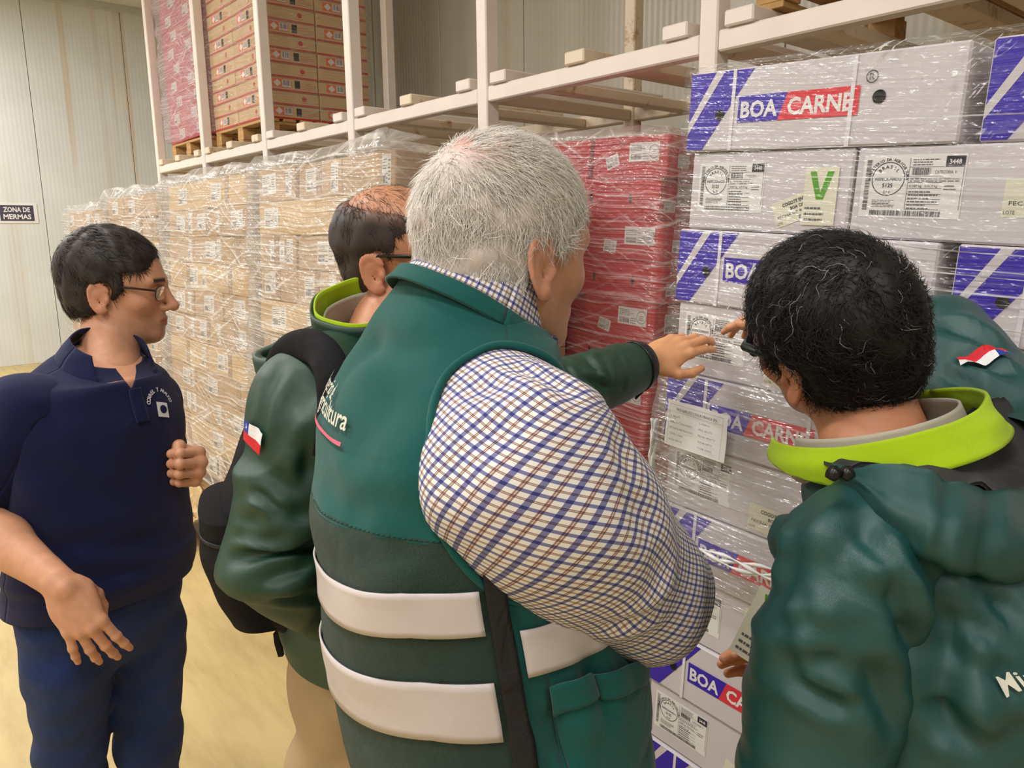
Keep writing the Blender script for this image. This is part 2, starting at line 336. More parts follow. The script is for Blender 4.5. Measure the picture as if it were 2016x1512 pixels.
def plain_label(w, h, seed, stampx=None):
    p = Flat(); p.rect(0, 0, w, h, 0); f = Flat(); f.lift = .0005
    f.lines(w * .05, h * .55, w * .6, h * .92, 2, 4, seed); f.bars(w * .06, h * .1, w * .42, h * .4, 2, True, 24, seed); f.lines(w * .46, h * .1, w * .66, h * .5, 2, 3, seed + 1)
    if stampx: f.ring(w * .83, h * .5, h * .36, h * .03, 2, 20); f.lines(w * .74, h * .35, w * .92, h * .65, 2, 3, seed + 2)
    else: f.lines(w * .68, h * .2, w * .95, h * .9, 2, 6, seed + 3)
    return p.mesh('label', MT), f.mesh('print', MT)
LAB_R1, LAB_R2, LAB_R3, LAB_R4 = plain_label(.155, .072, 21, True), plain_label(.07, .05, 22), plain_label(.12, .08, 23), plain_label(.11, .09, 24)
def boa_print(w, h):
    f = Flat(); f.lift = .0004
    f.poly([(.003, .003), (.075 * w, .003), (.28 * w, h - .003), (.003, h - .003)], 3)
    L = Flat(); L.lift = .001; bx0, bx1, bx2, y0, y1 = .225 * w, .405 * w, .68 * w, .34 * h, .66 * h; sh = (y1 - y0) * .35
    L.poly([(bx0, y0), (bx1 - sh / 2, y0), (bx1 + sh / 2, y1), (bx0, y1)], 3); L.poly([(bx1 - sh / 2, y0), (bx2, y0), (bx2, y1), (bx1 + sh / 2, y1)], 4)
    f.lift = .0008; f.poly([(.003, .36 * h), (.003, .22 * h), (.155 * w, h - .003), (.118 * w, h - .003)], 10)
    L.lift = .0014; L.text('BOA', (bx0 + bx1) / 2 - .002, y0 + .06 * h, .27 * h, 0, 'c', .03, width=.15 * w); L.text('CARNE', (bx1 + bx2) / 2, y0 + .06 * h, .27 * h, 0, 'c', .03, width=.235 * w)
    cx, cy, r = .715 * w, .74 * h, .068 * h; L.ring(cx, cy, r, r * .14, 1, 28); L.text('R', cx, cy - r * .52, r * 1.5, 1, 'c', .0, width=r * .85)
    Hh = Flat(); Hh.lift = .0012; Hh.disc(.145 * w, .45 * h, .011, 9); H2 = Flat(); H2.lift = .0012; H2.disc(.745 * w, .52 * h, .0125, 9)
    return f.mesh('blue_stripe_print', MT), L.mesh('logo_print', MT), Hh.mesh('vent_hole', MT), H2.mesh('vent_hole', MT)
def strap_mesh(w, h):
    out = []
    for u in (.2, .655): q = MB(); q.box((u * w - .004, -.0016, .001), (u * w + .004, -.0002, h - .001)); out.append(q.mesh('strap', STRAPM))
    return out
def put(o, pair, x, z, d, rot=0.0, side=False, w=0, lift=.0006, name='label'):
    """fix a label (with its print as a sub-part) to the front (or right-hand side) face of carton o"""
    if side: L = obj(name, pair[0], o, (w / 2 + lift, x, z), (0, 0, math.pi / 2))
    else: L = obj(name, pair[0], o, (x, -d / 2 - lift, z), (0, rot, 0))
    if len(pair) > 1: obj('print', pair[1], L)
    return L
ORD = ['top', 'second', 'third', 'fourth', 'fifth', 'sixth', 'seventh', 'eighth', 'ninth', 'tenth', 'eleventh', 'twelfth', 'thirteenth', 'fourteenth']
class Stack:
    def __init__(s, piv, rx=0, ry=0, rz=0): s.p = np.array(piv, float); s.e = (rx, ry, rz); s.R = rot_mat(rx, ry, rz)
    def put(s, name, me, loc, label, cat='carton', group=None, jz=0.0):
        return obj(name, me, None, s.p + s.R @ np.array(loc, float), (s.e[0], s.e[1], s.e[2] + jz), label, cat, group)
# ---- stretch film
def film_mat(name, base=.06, ka=.5, kb=.25, tint=(1, 1, 1), scr=.5, lines=.3, gloss=.10):
    m = bpy.data.materials.new(name); m.use_nodes = True; nt = m.node_tree; N = nt.nodes; Lk = nt.links
    N.remove(N['Principled BSDF']); out = N['Material Output']
    uv = N.new('ShaderNodeUVMap')
    wr = N.new('ShaderNodeTexNoise'); wr.inputs['Scale'].default_value = 2.2; wr.inputs['Detail'].default_value = 1; Lk.new(uv.outputs[0], wr.inputs['Vector'])
    ad = N.new('ShaderNodeVectorMath'); ad.operation = 'MULTIPLY_ADD'; ad.inputs[1].default_value = (.055, .055, 0); Lk.new(wr.outputs['Color'], ad.inputs[0]); Lk.new(uv.outputs[0], ad.inputs[2])
    def streak(sx, sy, rot, lo, hi, det=2, dist=0.0, warp=True):
        src = ad.outputs[0] if warp else uv.outputs[0]
        if rot:
            r0 = N.new('ShaderNodeVectorRotate'); r0.rotation_type = 'Z_AXIS'; r0.inputs['Angle'].default_value = rot; Lk.new(src, r0.inputs['Vector']); src = r0.outputs[0]
        mp = N.new('ShaderNodeMapping'); mp.inputs['Scale'].default_value = (sx, sy, 1); Lk.new(src, mp.inputs[0])
        nz = N.new('ShaderNodeTexNoise'); nz.noise_dimensions = '2D'; nz.inputs['Scale'].default_value = 1; nz.inputs['Detail'].default_value = det; nz.inputs['Distortion'].default_value = dist; Lk.new(mp.outputs[0], nz.inputs['Vector'])
        mr = N.new('ShaderNodeMapRange'); mr.interpolation_type = 'SMOOTHSTEP'; mr.inputs['From Min'].default_value = lo; mr.inputs['From Max'].default_value = hi; Lk.new(nz.outputs['Fac'], mr.inputs['Value'])
        return mr.outputs[0], nz.outputs['Fac']
    a, ah = streak(2.0, 75, .03, .50, .78); b, bh = streak(2.5, 45, .5, .55, .80); c, chh = streak(1.6, 38, -.35, .57, .80); d, dh = streak(60, 16, .9, .69, .76, 1, 2.0)
    ln, _l = streak(.45, 130, .012, .70, .76, 1, 0, False)
    big, _ = streak(2.2, 2.6, 0, .35, .7, 2)
    def ma(op, x, y, z=None):
        n = N.new('ShaderNodeMath'); n.operation = op
        for i, q in enumerate((x, y, z)):
            if q is None: continue
            if isinstance(q, (int, float)): n.inputs[i].default_value = q
            else: Lk.new(q, n.inputs[i])
        return n.outputs[0]
    bc = ma('MULTIPLY', ma('MAXIMUM', b, c), ma('ADD', big, .25))
    fac = ma('ADD', ma('ADD', ma('ADD', base, ma('MULTIPLY', ln, lines)), ma('MULTIPLY', a, ka)), ma('ADD', ma('MULTIPLY', bc, kb), ma('MULTIPLY', ma('MULTIPLY', d, scr), big)))
    fac = ma('MINIMUM', fac, .9)
    hgt = ma('ADD', ma('MULTIPLY', ah, 1.0), ma('ADD', ma('MULTIPLY', bh, .7), ma('MULTIPLY', chh, .5)))
    bp = N.new('ShaderNodeBump'); bp.inputs['Strength'].default_value = 1.0; bp.inputs['Distance'].default_value = 0.012; Lk.new(hgt, bp.inputs['Height'])
    tr = N.new('ShaderNodeBsdfTransparent'); tr.inputs[0].default_value = (.97, .97, .97, 1)
    gl = N.new('ShaderNodeBsdfGlossy'); gl.inputs['Roughness'].default_value = .16; Lk.new(bp.outputs[0], gl.inputs['Normal'])
    df = N.new('ShaderNodeBsdfDiffuse'); df.inputs[0].default_value = (*[.85 * t for t in tint], 1); Lk.new(bp.outputs[0], df.inputs['Normal'])
    tl = N.new('ShaderNodeBsdfTranslucent'); tl.inputs[0].default_value = (*[.85 * t for t in tint], 1)
    dm = N.new('ShaderNodeMixShader'); dm.inputs[0].default_value = .35; Lk.new(df.outputs[0], dm.inputs[1]); Lk.new(tl.outputs[0], dm.inputs[2])
    m1 = N.new('ShaderNodeMixShader'); Lk.new(fac, m1.inputs[0]); Lk.new(tr.outputs[0], m1.inputs[1]); Lk.new(dm.outputs[0], m1.inputs[2])
    m2 = N.new('ShaderNodeMixShader'); m2.inputs[0].default_value = gloss; Lk.new(m1.outputs[0], m2.inputs[1]); Lk.new(gl.outputs[0], m2.inputs[2])
    Lk.new(m2.outputs[0], out.inputs['Surface']); return m
def smooth_noise(n, m, wrap_n, seed, cell):
    r = np.random.default_rng(seed); gn, gm = max(3, int(n / cell[0])), max(3, int(m / cell[1])); g = r.uniform(-1, 1, (gn, gm))
    u = np.arange(n) / n * gn; v = np.arange(m) / max(1, m - 1) * (gm - 1.001); i, j = u.astype(int), v.astype(int); fu, fv = u - i, v - j; fu = fu * fu * (3 - 2 * fu); fv = fv * fv * (3 - 2 * fv)
    i1 = (i + 1) % gn; j1 = np.minimum(j + 1, gm - 1)
    A = g[i][:, j] * (1 - fu)[:, None] + g[i1][:, j] * fu[:, None]; B = g[i][:, j1] * (1 - fu)[:, None] + g[i1][:, j1] * fu[:, None]
    return A * (1 - fv) + B * fv
def film(stack, x0, x1, y0, y1, z0, z1, m, label, seed, off=.007, amp=.004, top_in=.12, step=.02, layer_h=None):
    """closed sleeve of film round a block given in stack coordinates, folded in a little over the top"""
    w, d = x1 - x0, y1 - y0; per = 2 * (w + d); n = int(per / step); nz = int((z1 - z0) / step) + 1; nt = 6
    s = np.arange(n) / n * per; P = np.zeros((n, 2)); Nn = np.zeros((n, 2))
    for i, t in enumerate(s):
        if t < w: P[i] = (x0 + t, y0); Nn[i] = (0, -1)
        elif t < w + d: P[i] = (x1, y0 + t - w); Nn[i] = (1, 0)
        elif t < 2 * w + d: P[i] = (x1 - (t - w - d), y1); Nn[i] = (0, 1)
        else: P[i] = (x0, y1 - (t - 2 * w - d)); Nn[i] = (-1, 0)
    k = np.array([.25, .5, .25]); 
    for _ in range(2): Nn = (np.roll(Nn, 1, 0) + 2 * Nn + np.roll(Nn, -1, 0)) / 4
    Nn /= np.linalg.norm(Nn, axis=1)[:, None]
    rows = nz + nt; D = off + amp * (1 + smooth_noise(n, rows, True, seed, (9, 3))) + amp * .8 * (1 + smooth_noise(n, rows, True, seed + 1, (30, 7)))
    D = np.where(np.abs(Nn[:, 0:1]) > .75, off * .5 + (D - off) * .3, D)
    v = np.zeros((n, rows, 3)); uvv = np.zeros((n, rows, 2)); cx, cy = (x0 + x1) / 2, (y0 + y1) / 2
    ragged = np.abs(smooth_noise(n, 2, True, seed + 5, (14, 1))[:, 0]) * .02
    for j in range(rows):
        if j < nz:
            z = z0 + (z1 - z0) * j / (nz - 1); q = P + Nn * D[:, j:j + 1]
            v[:, j, :2] = q; v[:, j, 2] = z + (ragged if j == 0 else 0)
        else:
            t = (j - nz + 1) / nt; q = P * (1) + Nn * (D[:, j:j + 1] * (1 - t)) - Nn * top_in * t; v[:, j, :2] = q; v[:, j, 2] = z1 + off + np.abs(D[:, j]) * 1.2
        uvv[:, j, 0] = s; uvv[:, j, 1] = z0 + (z1 - z0) * j / (nz - 1)
    v = v.reshape(-1, 3) @ stack.R.T + stack.p
    o0 = stack.p.copy(); v = v - o0
    f = [(i * rows + j, ((i + 1) % n) * rows + j, ((i + 1) % n) * rows + j + 1, i * rows + j + 1) for i in range(n) for j in range(rows - 1)]
    me = new_mesh('stretch_film', v, f, [m], None, True, uvv.reshape(-1, 2))
    return obj('stretch_film', me, None, o0, label=label, cat='film')
def pallet(name, loc, w, d, rot, label, group=None, h=.14):
    e = empty(name, loc, label, 'pallet', group, rot)
    q = MB(); q.box((-.5, -.05, -.011), (.5, .05, .011), .002); bm_ = q.mesh('board', WOOD); q = MB(); q.box((-.06, -.05, -.045), (.06, .05, .045), .003); bk = q.mesh('block', WOOD)
    for i in range(7):
        b = obj('board', bm_, e, (0, -d / 2 + .05 + i * (d - .1) / 6, h - .011)); b.scale = (w, 1, 1)
    for x in (-w / 2 + .06, 0, w / 2 - .06):
        b = obj('stringer', bm_, e, (x, 0, h - .033), (0, 0, math.pi / 2)); b.scale = (d, 1, 1)
        b = obj('runner', bm_, e, (x, 0, .011), (0, 0, math.pi / 2)); b.scale = (d, 1, 1)
        for y in (-d / 2 + .05, 0, d / 2 - .05): obj('block', bk, e, (x, y, .06)).scale = (1, 1, .84)
    return e
# ------------------------------------------------------------------ the printed white and blue cartons at the right
WA, DA, HB = .572, .372, .168; WB = .376
A_me = carton('carton', WA, DA, HB, KW); B_me = carton('carton', WB, WA, HB, KW)
BP = boa_print(WA, HB - .002); ST = strap_mesh(WA, HB - .002)
LEAN = math.radians(3.2)
bs = Stack((-1.12 - 1.996 * math.sin(LEAN) - .0, 1.47, 0.0), 0, LEAN, 0)
TOPZ = 1.996 / math.cos(LEAN)
jit = [0.0, .012, .0, .004, -.004, .006, -.002, .01, .002, .006, .0]
yaw = [math.radians(a) for a in (.5, 0, 0, .3, 0, -.3, 0, .3, -.2, 0, 0)]
pallet('pallet', (-.66, 1.47 + .42, 0), 1.2, .8, None, 'wooden pallet under the stack of blue and white cartons', h=.08)
for k in range(11):
    z = TOPZ - HB * (k + 1)
    row = ORD[k] + (' row' if k == 0 else ' row from the top')
    if k % 2 == 0:
        for c in range(2):
            for r in range(1):
                xl = jit[k] + c * (WA + .03) + WA / 2; yl = DA / 2 + .003 + (.012 if k == 0 and c else 0)
                lb = f'white BOA CARNE carton with blue stripes, {"left" if c == 0 else "right"} in {row}' if r == 0 else 'white carton hidden behind the front blue striped cartons'
                o = bs.put('printed_carton', A_me, (xl, yl, z), lb, 'carton', 'blue and white printed cartons', yaw[k] if r == 0 else 0)
                if r == 0:
                    a = obj('blue_stripe_print', BP[0], o, (-WA / 2, -DA / 2 - .0004, .001)); obj('logo_print', BP[1], o, (-WA / 2, -DA / 2 - .0004, .001)); obj('vent_hole', BP[2], o, (-WA / 2, -DA / 2 - .0004, .001)); obj('vent_hole', BP[3], o, (-WA / 2, -DA / 2 - .0004, .001))
                    [obj('strap', s_, o, (-WA / 2, -DA / 2 - .0004, .001)) for s_ in ST]
    else:
        for c in range(3):
            xl = jit[k] + c * (WB + .006) + WB / 2 + .005
            o = bs.put('label_carton', B_me, (xl, WA / 2 + .01, z), f'white carton with printed inspection label, {["left", "middle", "right"][c]} in {row}', 'carton', 'white cartons with inspection labels', yaw[k])
            put(o, (LAB_A, LAB_B, LAB_A)[c], -WB / 2 + (.022 if c == 0 else .014), HB * .24, WA)
            if c == 0:
                if k == 1:
                    put(o, LAB_V, .092, HB * .12, WA, lift=.0022); put(o, LAB_DS, .040, HB * .06, WA, -.36, lift=.0010)
                elif k == 7: put(o, LAB_V, .06, HB * .25, WA)
                else: put(o, LAB_D, .05, HB * .08, WA, .12 if k == 9 else .03)
            elif c == 1: put(o, LAB_D, .07, HB * .28, WA)
FILM_B = film_mat('film_clear', .015, .10, .04, scr=.8, lines=.8, gloss=.06); FILM_B2 = film_mat('film_loose', .09, .20, .8, scr=.2)
film(bs, -.004, 1.185, -.006, .60, TOPZ - HB * 4.0, TOPZ, FILM_B, 'clear stretch film wound tight round the upper blue and white cartons', 31, .004, .0014, top_in=.05)
film(bs, -.006, 1.185, -.008, .60, TOPZ - HB * 7.15, TOPZ - HB * 4.12, FILM_B2, 'loose creased stretch film round the middle rows of blue and white cartons', 37, .008, .006, top_in=-.004)
# sheet of paper held by the film
sh = empty('paper_sheet', bs.p + bs.R @ np.array((.03, -.034, TOPZ - HB * 5.02)), 'printed white paper sheet stuck to the film on the fifth row of cartons', 'paper', rot=(0, LEAN + .02, 0))
n = 14; vv = [(x * .17 / n, -.004 * math.sin(3 * x / n * 3.1 + z * .8) * (z / 8), z * .112 / 8) for x in range(n + 1) for z in range(9)]
obj('sheet', new_mesh('sheet', vv, [(x * 9 + z, (x + 1) * 9 + z, (x + 1) * 9 + z + 1, x * 9 + z + 1) for x in range(n) for z in range(8)], [PAPER], None, True), sh)
f = Flat(); f.lift = .0062; f.rect(.012, .104, .16, .1046, 2); f.rect(.012, .006, .0125, .104, 2); f.rect(.16, .006, .1605, .104, 2); f.rect(.012, .087, .16, .0875, 2)
f.text('TIPO NARUCO COGUR FRANCA SPA', .03, .091, .009, 1, bold=.01, width=.115)
for i, (a, b) in enumerate((('N PALLET', '2- MARCA'), ('MARCO CUALLANDO', 'PESO BRUTO'), ('FECHA ELABORACION', 'FECHA VENCTO'), ('TOTAL CAJAS', 'TOTAL NETO'), ('KILOS NETOS', 'TOTAL KILOS'))):
    f.text(a, .016, .074 - i * .0145, .0065, 1); f.text(b, .098, .074 - i * .0145, .0065, 1)
obj('print', f.mesh('print', MT), sh)
# rope of gathered film
q = MB(); 
for s_ in range(3):
    pts = []
    for i in range(40):
        t = i / 39; x = -.02 + t * .62; pts.append((x, -.03 - .012 * math.sin(9 * t + s_ * 2.1), -.02 + .07 * t - .03 * math.sin(math.pi * t) + .008 * math.sin(14 * t + s_ * 2) ))
    q.tube(pts, [.0035 + .002 * math.sin(i * 1.3 + s_) for i in range(40)], 6)
ROPE = mat('film_rope', (226, 226, 224), 0.3, 0.06, 20, spec=.6)
obj('film_rope', q.mesh('film_rope', ROPE, True), None, bs.p + bs.R @ np.array((0, -.01, TOPZ - HB * 6.25)), (0, LEAN, 0), 'twisted rope of white film across the seventh row of cartons', 'film')
q = MB()
for s_ in range(3):
    q.tube([(-.02 + .006 * math.sin(7 * i / 29 + s_ * 2), -.012 + .006 * math.cos(8 * i / 29 + s_ * 2), TOPZ - HB * (4.75 + 2.1 * i / 29)) for i in range(30)], [.0045 + .002 * math.sin(i * 1.7 + s_) for i in range(30)], 6)
obj('film_rope', q.mesh('film_rope', ROPE, True), None, bs.p, (0, LEAN, 0), 'gathered white film edge hanging down the left corner of the printed cartons', 'film')
q = MB(); q.box((-.16, -.2, 0), (.16, .2, .27), .004)
wc = obj('white_carton', q.mesh('white_carton', KW), None, (-1.41, 1.72, .33), label='plain white carton low behind the old man, beside the printed cartons', cat='carton')
q = MB(); q.box((-.17, -.21, 0), (.17, .21, .33), .004); obj('white_carton', q.mesh('white_carton', KW), None, (-1.42, 1.72, 0.0), label='lower plain white carton standing on the floor beside the printed cartons', cat='carton')
# ------------------------------------------------------------------ red cartons under the rack
RW, RD, RH = .40, .5, .164; LW = .52
R1 = carton('carton', RW, RD, RH, KRED); R2 = carton('carton', LW, RW, RH, KRED); R3 = carton('carton', .32, RW, RH, KRED)
rs = Stack((-1.949 - 2.026 * .05, 2.41, 0), math.radians(-1.0), math.radians(2.9), 0); RT = 2.026
pallet('pallet', (-2.45, 2.90, 0), 1.1, .9, None, 'wooden pallet under the red cartons')
sl = Flat(); sl.lift = .001
for x in (-.11,): sl.poly([(x + .008 * math.cos(a), .085 + .02 * math.sin(a)) for a in np.linspace(0, 2 * math.pi, 16, endpoint=False)], 9)
SLOT = sl.mesh('hand_slot', MT)
for k in range(11):
    z = RT - RH * (k + 1); row = ORD[k] + (' row' if k == 0 else ' row from the top'); row2 = ORD[k] + (' row' if k == 0 else ' row from top'); xr = (0, -.03, .0, .012, -.005, .01, .0, -.01, 0, .01, 0)[k]
    if z < .13: break
    if k % 2 == 0:
        for c in range(2):
            o = rs.put('red_carton', R1, (xr - RW / 2 - c * (RW + (.05 if k == 0 else .004)), RD / 2 + (.03 if c else 0), z), f'{["red carton with white labels, right", "plain red carton, left"][c]}, {row2} of the red stack', 'carton', 'red cartons', .008 * (k % 3 - 1))
            if c == 0:
                put(o, LAB_R1, .0, RH * .4, RD); put(o, LAB_R2, -.115, RH * .2, RD, (-.3, .2, .1)[k % 3]); put(o, LAB_R3 if k in (4, 6) else LAB_R2, -RD / 2 + .06, RH * .25, RD, side=True, w=RW)
    else:
        for c in range(2):
            o = rs.put('red_carton', (R2, R3)[c], (xr - (LW / 2, LW + .165)[c], RW / 2, z), f'{["long red carton with hand slots, right", "short red carton, left"][c]}, {row2} of the red stack', 'carton', 'red cartons')
            if c == 0: obj('hand_slot', SLOT, o, (0, -RW / 2 - .0004, 0)); obj('hand_slot', SLOT, o, (.22, -RW / 2 - .0004, 0))
            if c == 0: put(o, LAB_R2, -RW / 2 + .03, RH * .2, RW, side=True, w=LW); put(o, LAB_R4, -RW / 2 + .11, RH * .35, RW, side=True, w=LW)
FILM_R = film_mat('film_red', .12, .40, .55, (1, .9, .93), .3)
film(rs, -.90, .015, -.014, .56, .16, RT, FILM_R, 'clear stretch film wound round the red cartons', 41, .008, .008)
# low brown stack in front of the red one
ls = Stack((-2.47, 2.255, 0), 0, math.radians(2), 0); LBm = carton('carton', .40, .1, .2, KR); 
pallet('pallet', (-2.69, 2.31, 0), .44, .14, None, 'narrow wooden pallet under the low brown cartons beside the red stack')
for k in range(6):
    for c in range(1):
        o = ls.put('brown_carton', LBm, (-.2 - c * .402, .055, 1.36 - .2 * (k + 1)), f'brown carton in {ORD[k]} row of the low stack beside the red cartons', 'carton', 'low brown cartons beside the red stack')
        if c == 0: put(o, LAB_R4, .02 if k % 2 else .05, .06, .1)
# ------------------------------------------------------------------ film wrapped brown stacks at the left
FILM_L = film_mat('film_milky', .20, .55, .70, (1, .98, .96), .4)
LAB_L = [plain_label(.15, .09, 50 + i, i % 2) for i in range(3)]; LAB_T = plain_label(.06, .11, 60)
def brown_stack(piv, w, ncol, nlay, top, depth, where, seed, tilt, skipside=False):
    st = Stack(piv, -tilt, 0, 0); bw = w / ncol; h = .145; me = carton('carton', bw - .006, .5, h, KR); me2 = carton('carton', w / 2 - .006, .5, h, KR2); mb1 = carton('carton', bw - .006, .25, h, KR); mb2 = carton('carton', w / 2 - .006, .25, h, KR2)
    tp = MB(); tp.box((-.025, -.0008, .002), (.025, 0, h - .002)); tpm = tp.mesh('tape', TAPE)
    rr = random.Random(seed)
    base = top - nlay * h
    for k in range(nlay):
        long = (k + seed) % 3 == 2; nc = 2 if long else ncol; ww = w / nc
        for c in range(nc):
            pos = {2: ['left', 'right'], 3: ['left', 'middle', 'right']}[nc][c]
            o = st.put('brown_carton', me2 if long else me, ((c + .5) * ww, .25 + rr.uniform(0, .02), top - h * (k + 1)), f'brown carton, {pos} in {ORD[k]} row of the {where}', 'carton', f'brown cartons in the {where}', rr.uniform(-.006, .006))
            if rr.random() < .75: put(o, LAB_L[rr.randrange(3)], -ww / 2 + rr.uniform(.03, ww - .2), .03, .5, rr.uniform(-.04, .04))
            if rr.random() < .4: obj('tape', tpm, o, (0, -.2508, 0))
            if rr.random() < .5: put(o, LAB_T, ww / 2 - .09, .02, .5)
            if c == nc - 1: put(o, LAB_T, -.1, .02, .5, side=True, w=ww - .006)
        if not skipside:
            o = st.put('brown_carton', mb2 if long else mb1, ((nc - .5) * ww, .655, top - h * (k + 1)), f'brown carton, back right in {ORD[k]} row of the {where}', 'carton', f'brown cartons in the {where}')
    film(st, -.005, w + .005, -.012, depth, base - .004, top, FILM_L, f'milky stretch film wound round the {where}', seed * 7 + 3, .012, .012, top_in=.2)
    return st, base
TL = math.radians(3.6)
def bpivot(x, ytop, ztop): return (x, ytop - ztop * math.sin(TL), 0)
w2 = 1.30
brown_stack(bpivot(-4.87, 1.45, 1.95), w2, 3, 11, 1.95, .79, 'wrapped stack right of the polo man', 2, TL)
brown_stack(bpivot(-3.50, 1.45, 1.95), 1.15, 3, 11, 1.95, .79, 'wrapped stack behind the backpack man', 4, TL)
brown_stack(bpivot(-6.23, 1.45, 1.93), 1.22, 3, 11, 1.93, .79, 'far wrapped stack', 3, TL, True)
brown_stack(bpivot(-7.62, 1.45, 1.93), 1.28, 3, 10, 1.87, .79, 'farthest wrapped stack by the wall', 6, TL, True)
for x, w, z in ((-4.22, 1.34, 'beside the polo man'), (-2.92, 1.16, 'behind the backpack man'), (-5.62, 1.24, 'far'), (-6.98, 1.28, 'farthest')):
    wh = z if z in ('far', 'farthest') else ''
    nm = f'{z} wrapped brown stack' if wh else f'wrapped brown stack {z}'
    pallet('pallet', (x, 1.76, 0), w, .88, None, f'lower wooden pallet under the {nm}', 'pallets under the brown stacks')
    pallet('pallet', (x, 1.77, .1405), w, .88, None, f'upper wooden pallet under the {nm}', 'pallets under the brown stacks', h=.13)
    if z == 'farthest': pallet('pallet', (x, 1.78, .2715), w, .86, None, f'topmost wooden pallet under the {nm}', 'pallets under the brown stacks', h=.09)
# crumpled kraft paper at the foot of the stack
r = np.random.default_rng(5); g = 22; vv = []
for i in range(g):
    for j in range(g):
        u, v_ = i / (g - 1), j / (g - 1); vv.append((-.25 + .5 * u, -.14 + .26 * v_ , .015 + .3 * v_ ** 1.4 * (1 + .2 * math.sin(5 * u)) + r.normal() * .014))
SCRAP = mat('kraft_scrap', (196, 168, 124), 0.6, 0.15, 10)
obj('kraft_paper', new_mesh('kraft_paper', vv, [(i * g + j, (i + 1) * g + j, (i + 1) * g + j + 1, i * g + j + 1) for i in range(g - 1) for j in range(g - 1)], [SCRAP]), None, (-4.35, 1.185, 0), label='crumpled brown paper at the foot of the wrapped stack behind the polo man', cat='paper')
# ------------------------------------------------------------------ cartons up on the rack
def up_print(w, h, kind):
    f = Flat(); f.lift = .0005; f.rect(-w / 2 + .003, .003, w / 2 - .003, .016, 7)
    if kind == 0:
        f.rect(-.16, .03, .0, .092, 6); f.lift = .0008; c = (-.115, .061); f.poly([(c[0] - .032, c[1]), (c[0], c[1] - .028), (c[0] + .032, c[1]), (c[0], c[1] + .028)], 0); f.rect(-.075, .036, -.005, .088, 0); f.lift = .001; f.bars(-.068, .045, -.012, .085, 1, True, 14, 3); f.rect(.03, .03, .075, .09, 9)
        f.lines(.09, .03, .22, .085, 7, 4, 4, .2)
    else:
        f.disc(.1, .06, .02, 7, 14); f.lines(.065, .03, .135, .038, 7, 1, 2)
    return f.mesh('print', MT)
UW, UH = .55, .105; U_me = carton('carton', UW, .46, UH, KR2); UP = [up_print(UW, UH, 0), up_print(.46, UH, 1), up_print(UW, UH, 1), up_print(.46, UH, 0)]
us = Stack((-7.17, 2.60, 2.43 + .14), 0, 0, .0)
pallet('pallet', (-6.60, 3.085, 2.4285), 1.12, .95, None, 'wooden pallet on the rack under the tan cartons')
nlay = 19
for k in range(nlay):
    z = k * UH
    for c in range(2):
        for r_ in range(2):
            if c == 0 and r_ == 1: continue
            lb = f'tan carton with red stripe, {["front left", "front right"][c] if r_ == 0 else "back right"}, layer {["one","two","three","four","five","six","seven","eight","nine","ten","eleven","twelve","thirteen","fourteen","fifteen","sixteen","seventeen","eighteen","nineteen"][k]} from the rack pallet'
            o = us.put('tan_carton', U_me, ((c + .5) * (UW + .005), .24 + r_ * .47, z), lb, 'carton', 'tan cartons up on the rack', .01 * ((k * 7 + c) % 3 - 1))
            if r_ == 0: obj('print', UP[2 * ((k + c) % 2)], o, (0, -.2305, 0))
            if c == 1: obj('side_print', UP[1] if k % 2 else UP[3], o, (UW / 2 + .0005, 0, 0), (0, 0, math.pi / 2))
FILM_U = film_mat('film_thin', .03, .22, .2, scr=.2)
film(us, -.004, 1.115, .0, .95, 0.004, nlay * UH, FILM_U, 'thin stretch film on the front of the tan cartons', 51, .008, .005)
ps = Stack((-8.44, 2.62, 2.43 + .14), 0, math.radians(-1.2), 0); P_me = carton('carton', .50, .5, .15, KPINK)
pallet('pallet', (-7.92, 3.085, 2.4285), 1.0, .95, None, 'wooden pallet on the rack under the rose coloured cartons')
LAB_P = plain_label(.16, .09, 70)
for k in range(13):
    for c in range(2):
        o = ps.put('rose_carton', P_me, ((c + .5) * .505, .25, k * .15), f'film wrapped rose carton, {["left", "right"][c]}, layer {["one","two","three","four","five","six","seven","eight","nine","ten","eleven","twelve","thirteen"][k]} above the rack pallet', 'carton', 'rose cartons up on the rack', .004 * ((k * 5 + c) % 3 - 1))
        put(o, LAB_P, -.1 if k % 2 else .02, .03, .5)
FILM_P = film_mat('film_rose', .25, .4, .6, (1, .86, .9), .3)
film(ps, -.01, 1.02, -.01, .55, 0, 13 * .15, FILM_P, 'cloudy stretch film round the rose cartons on the rack', 61, .012, .016)
# pallet and load on the rack at the upper right (its underside shows at the frame's edge)
pallet('pallet', (-1.16, 3.085, 2.4285), 1.1, .95, None, 'wooden pallet on the rack above the blue and white cartons')
q = MB(); q.box((-.5, -.44, 0), (.5, .44, .9), .006); obj('carton_block', q.mesh('carton_block', KR), None, (-1.16, 3.085, 2.569), label='large brown carton on the rack pallet above the printed cartons', cat='carton')
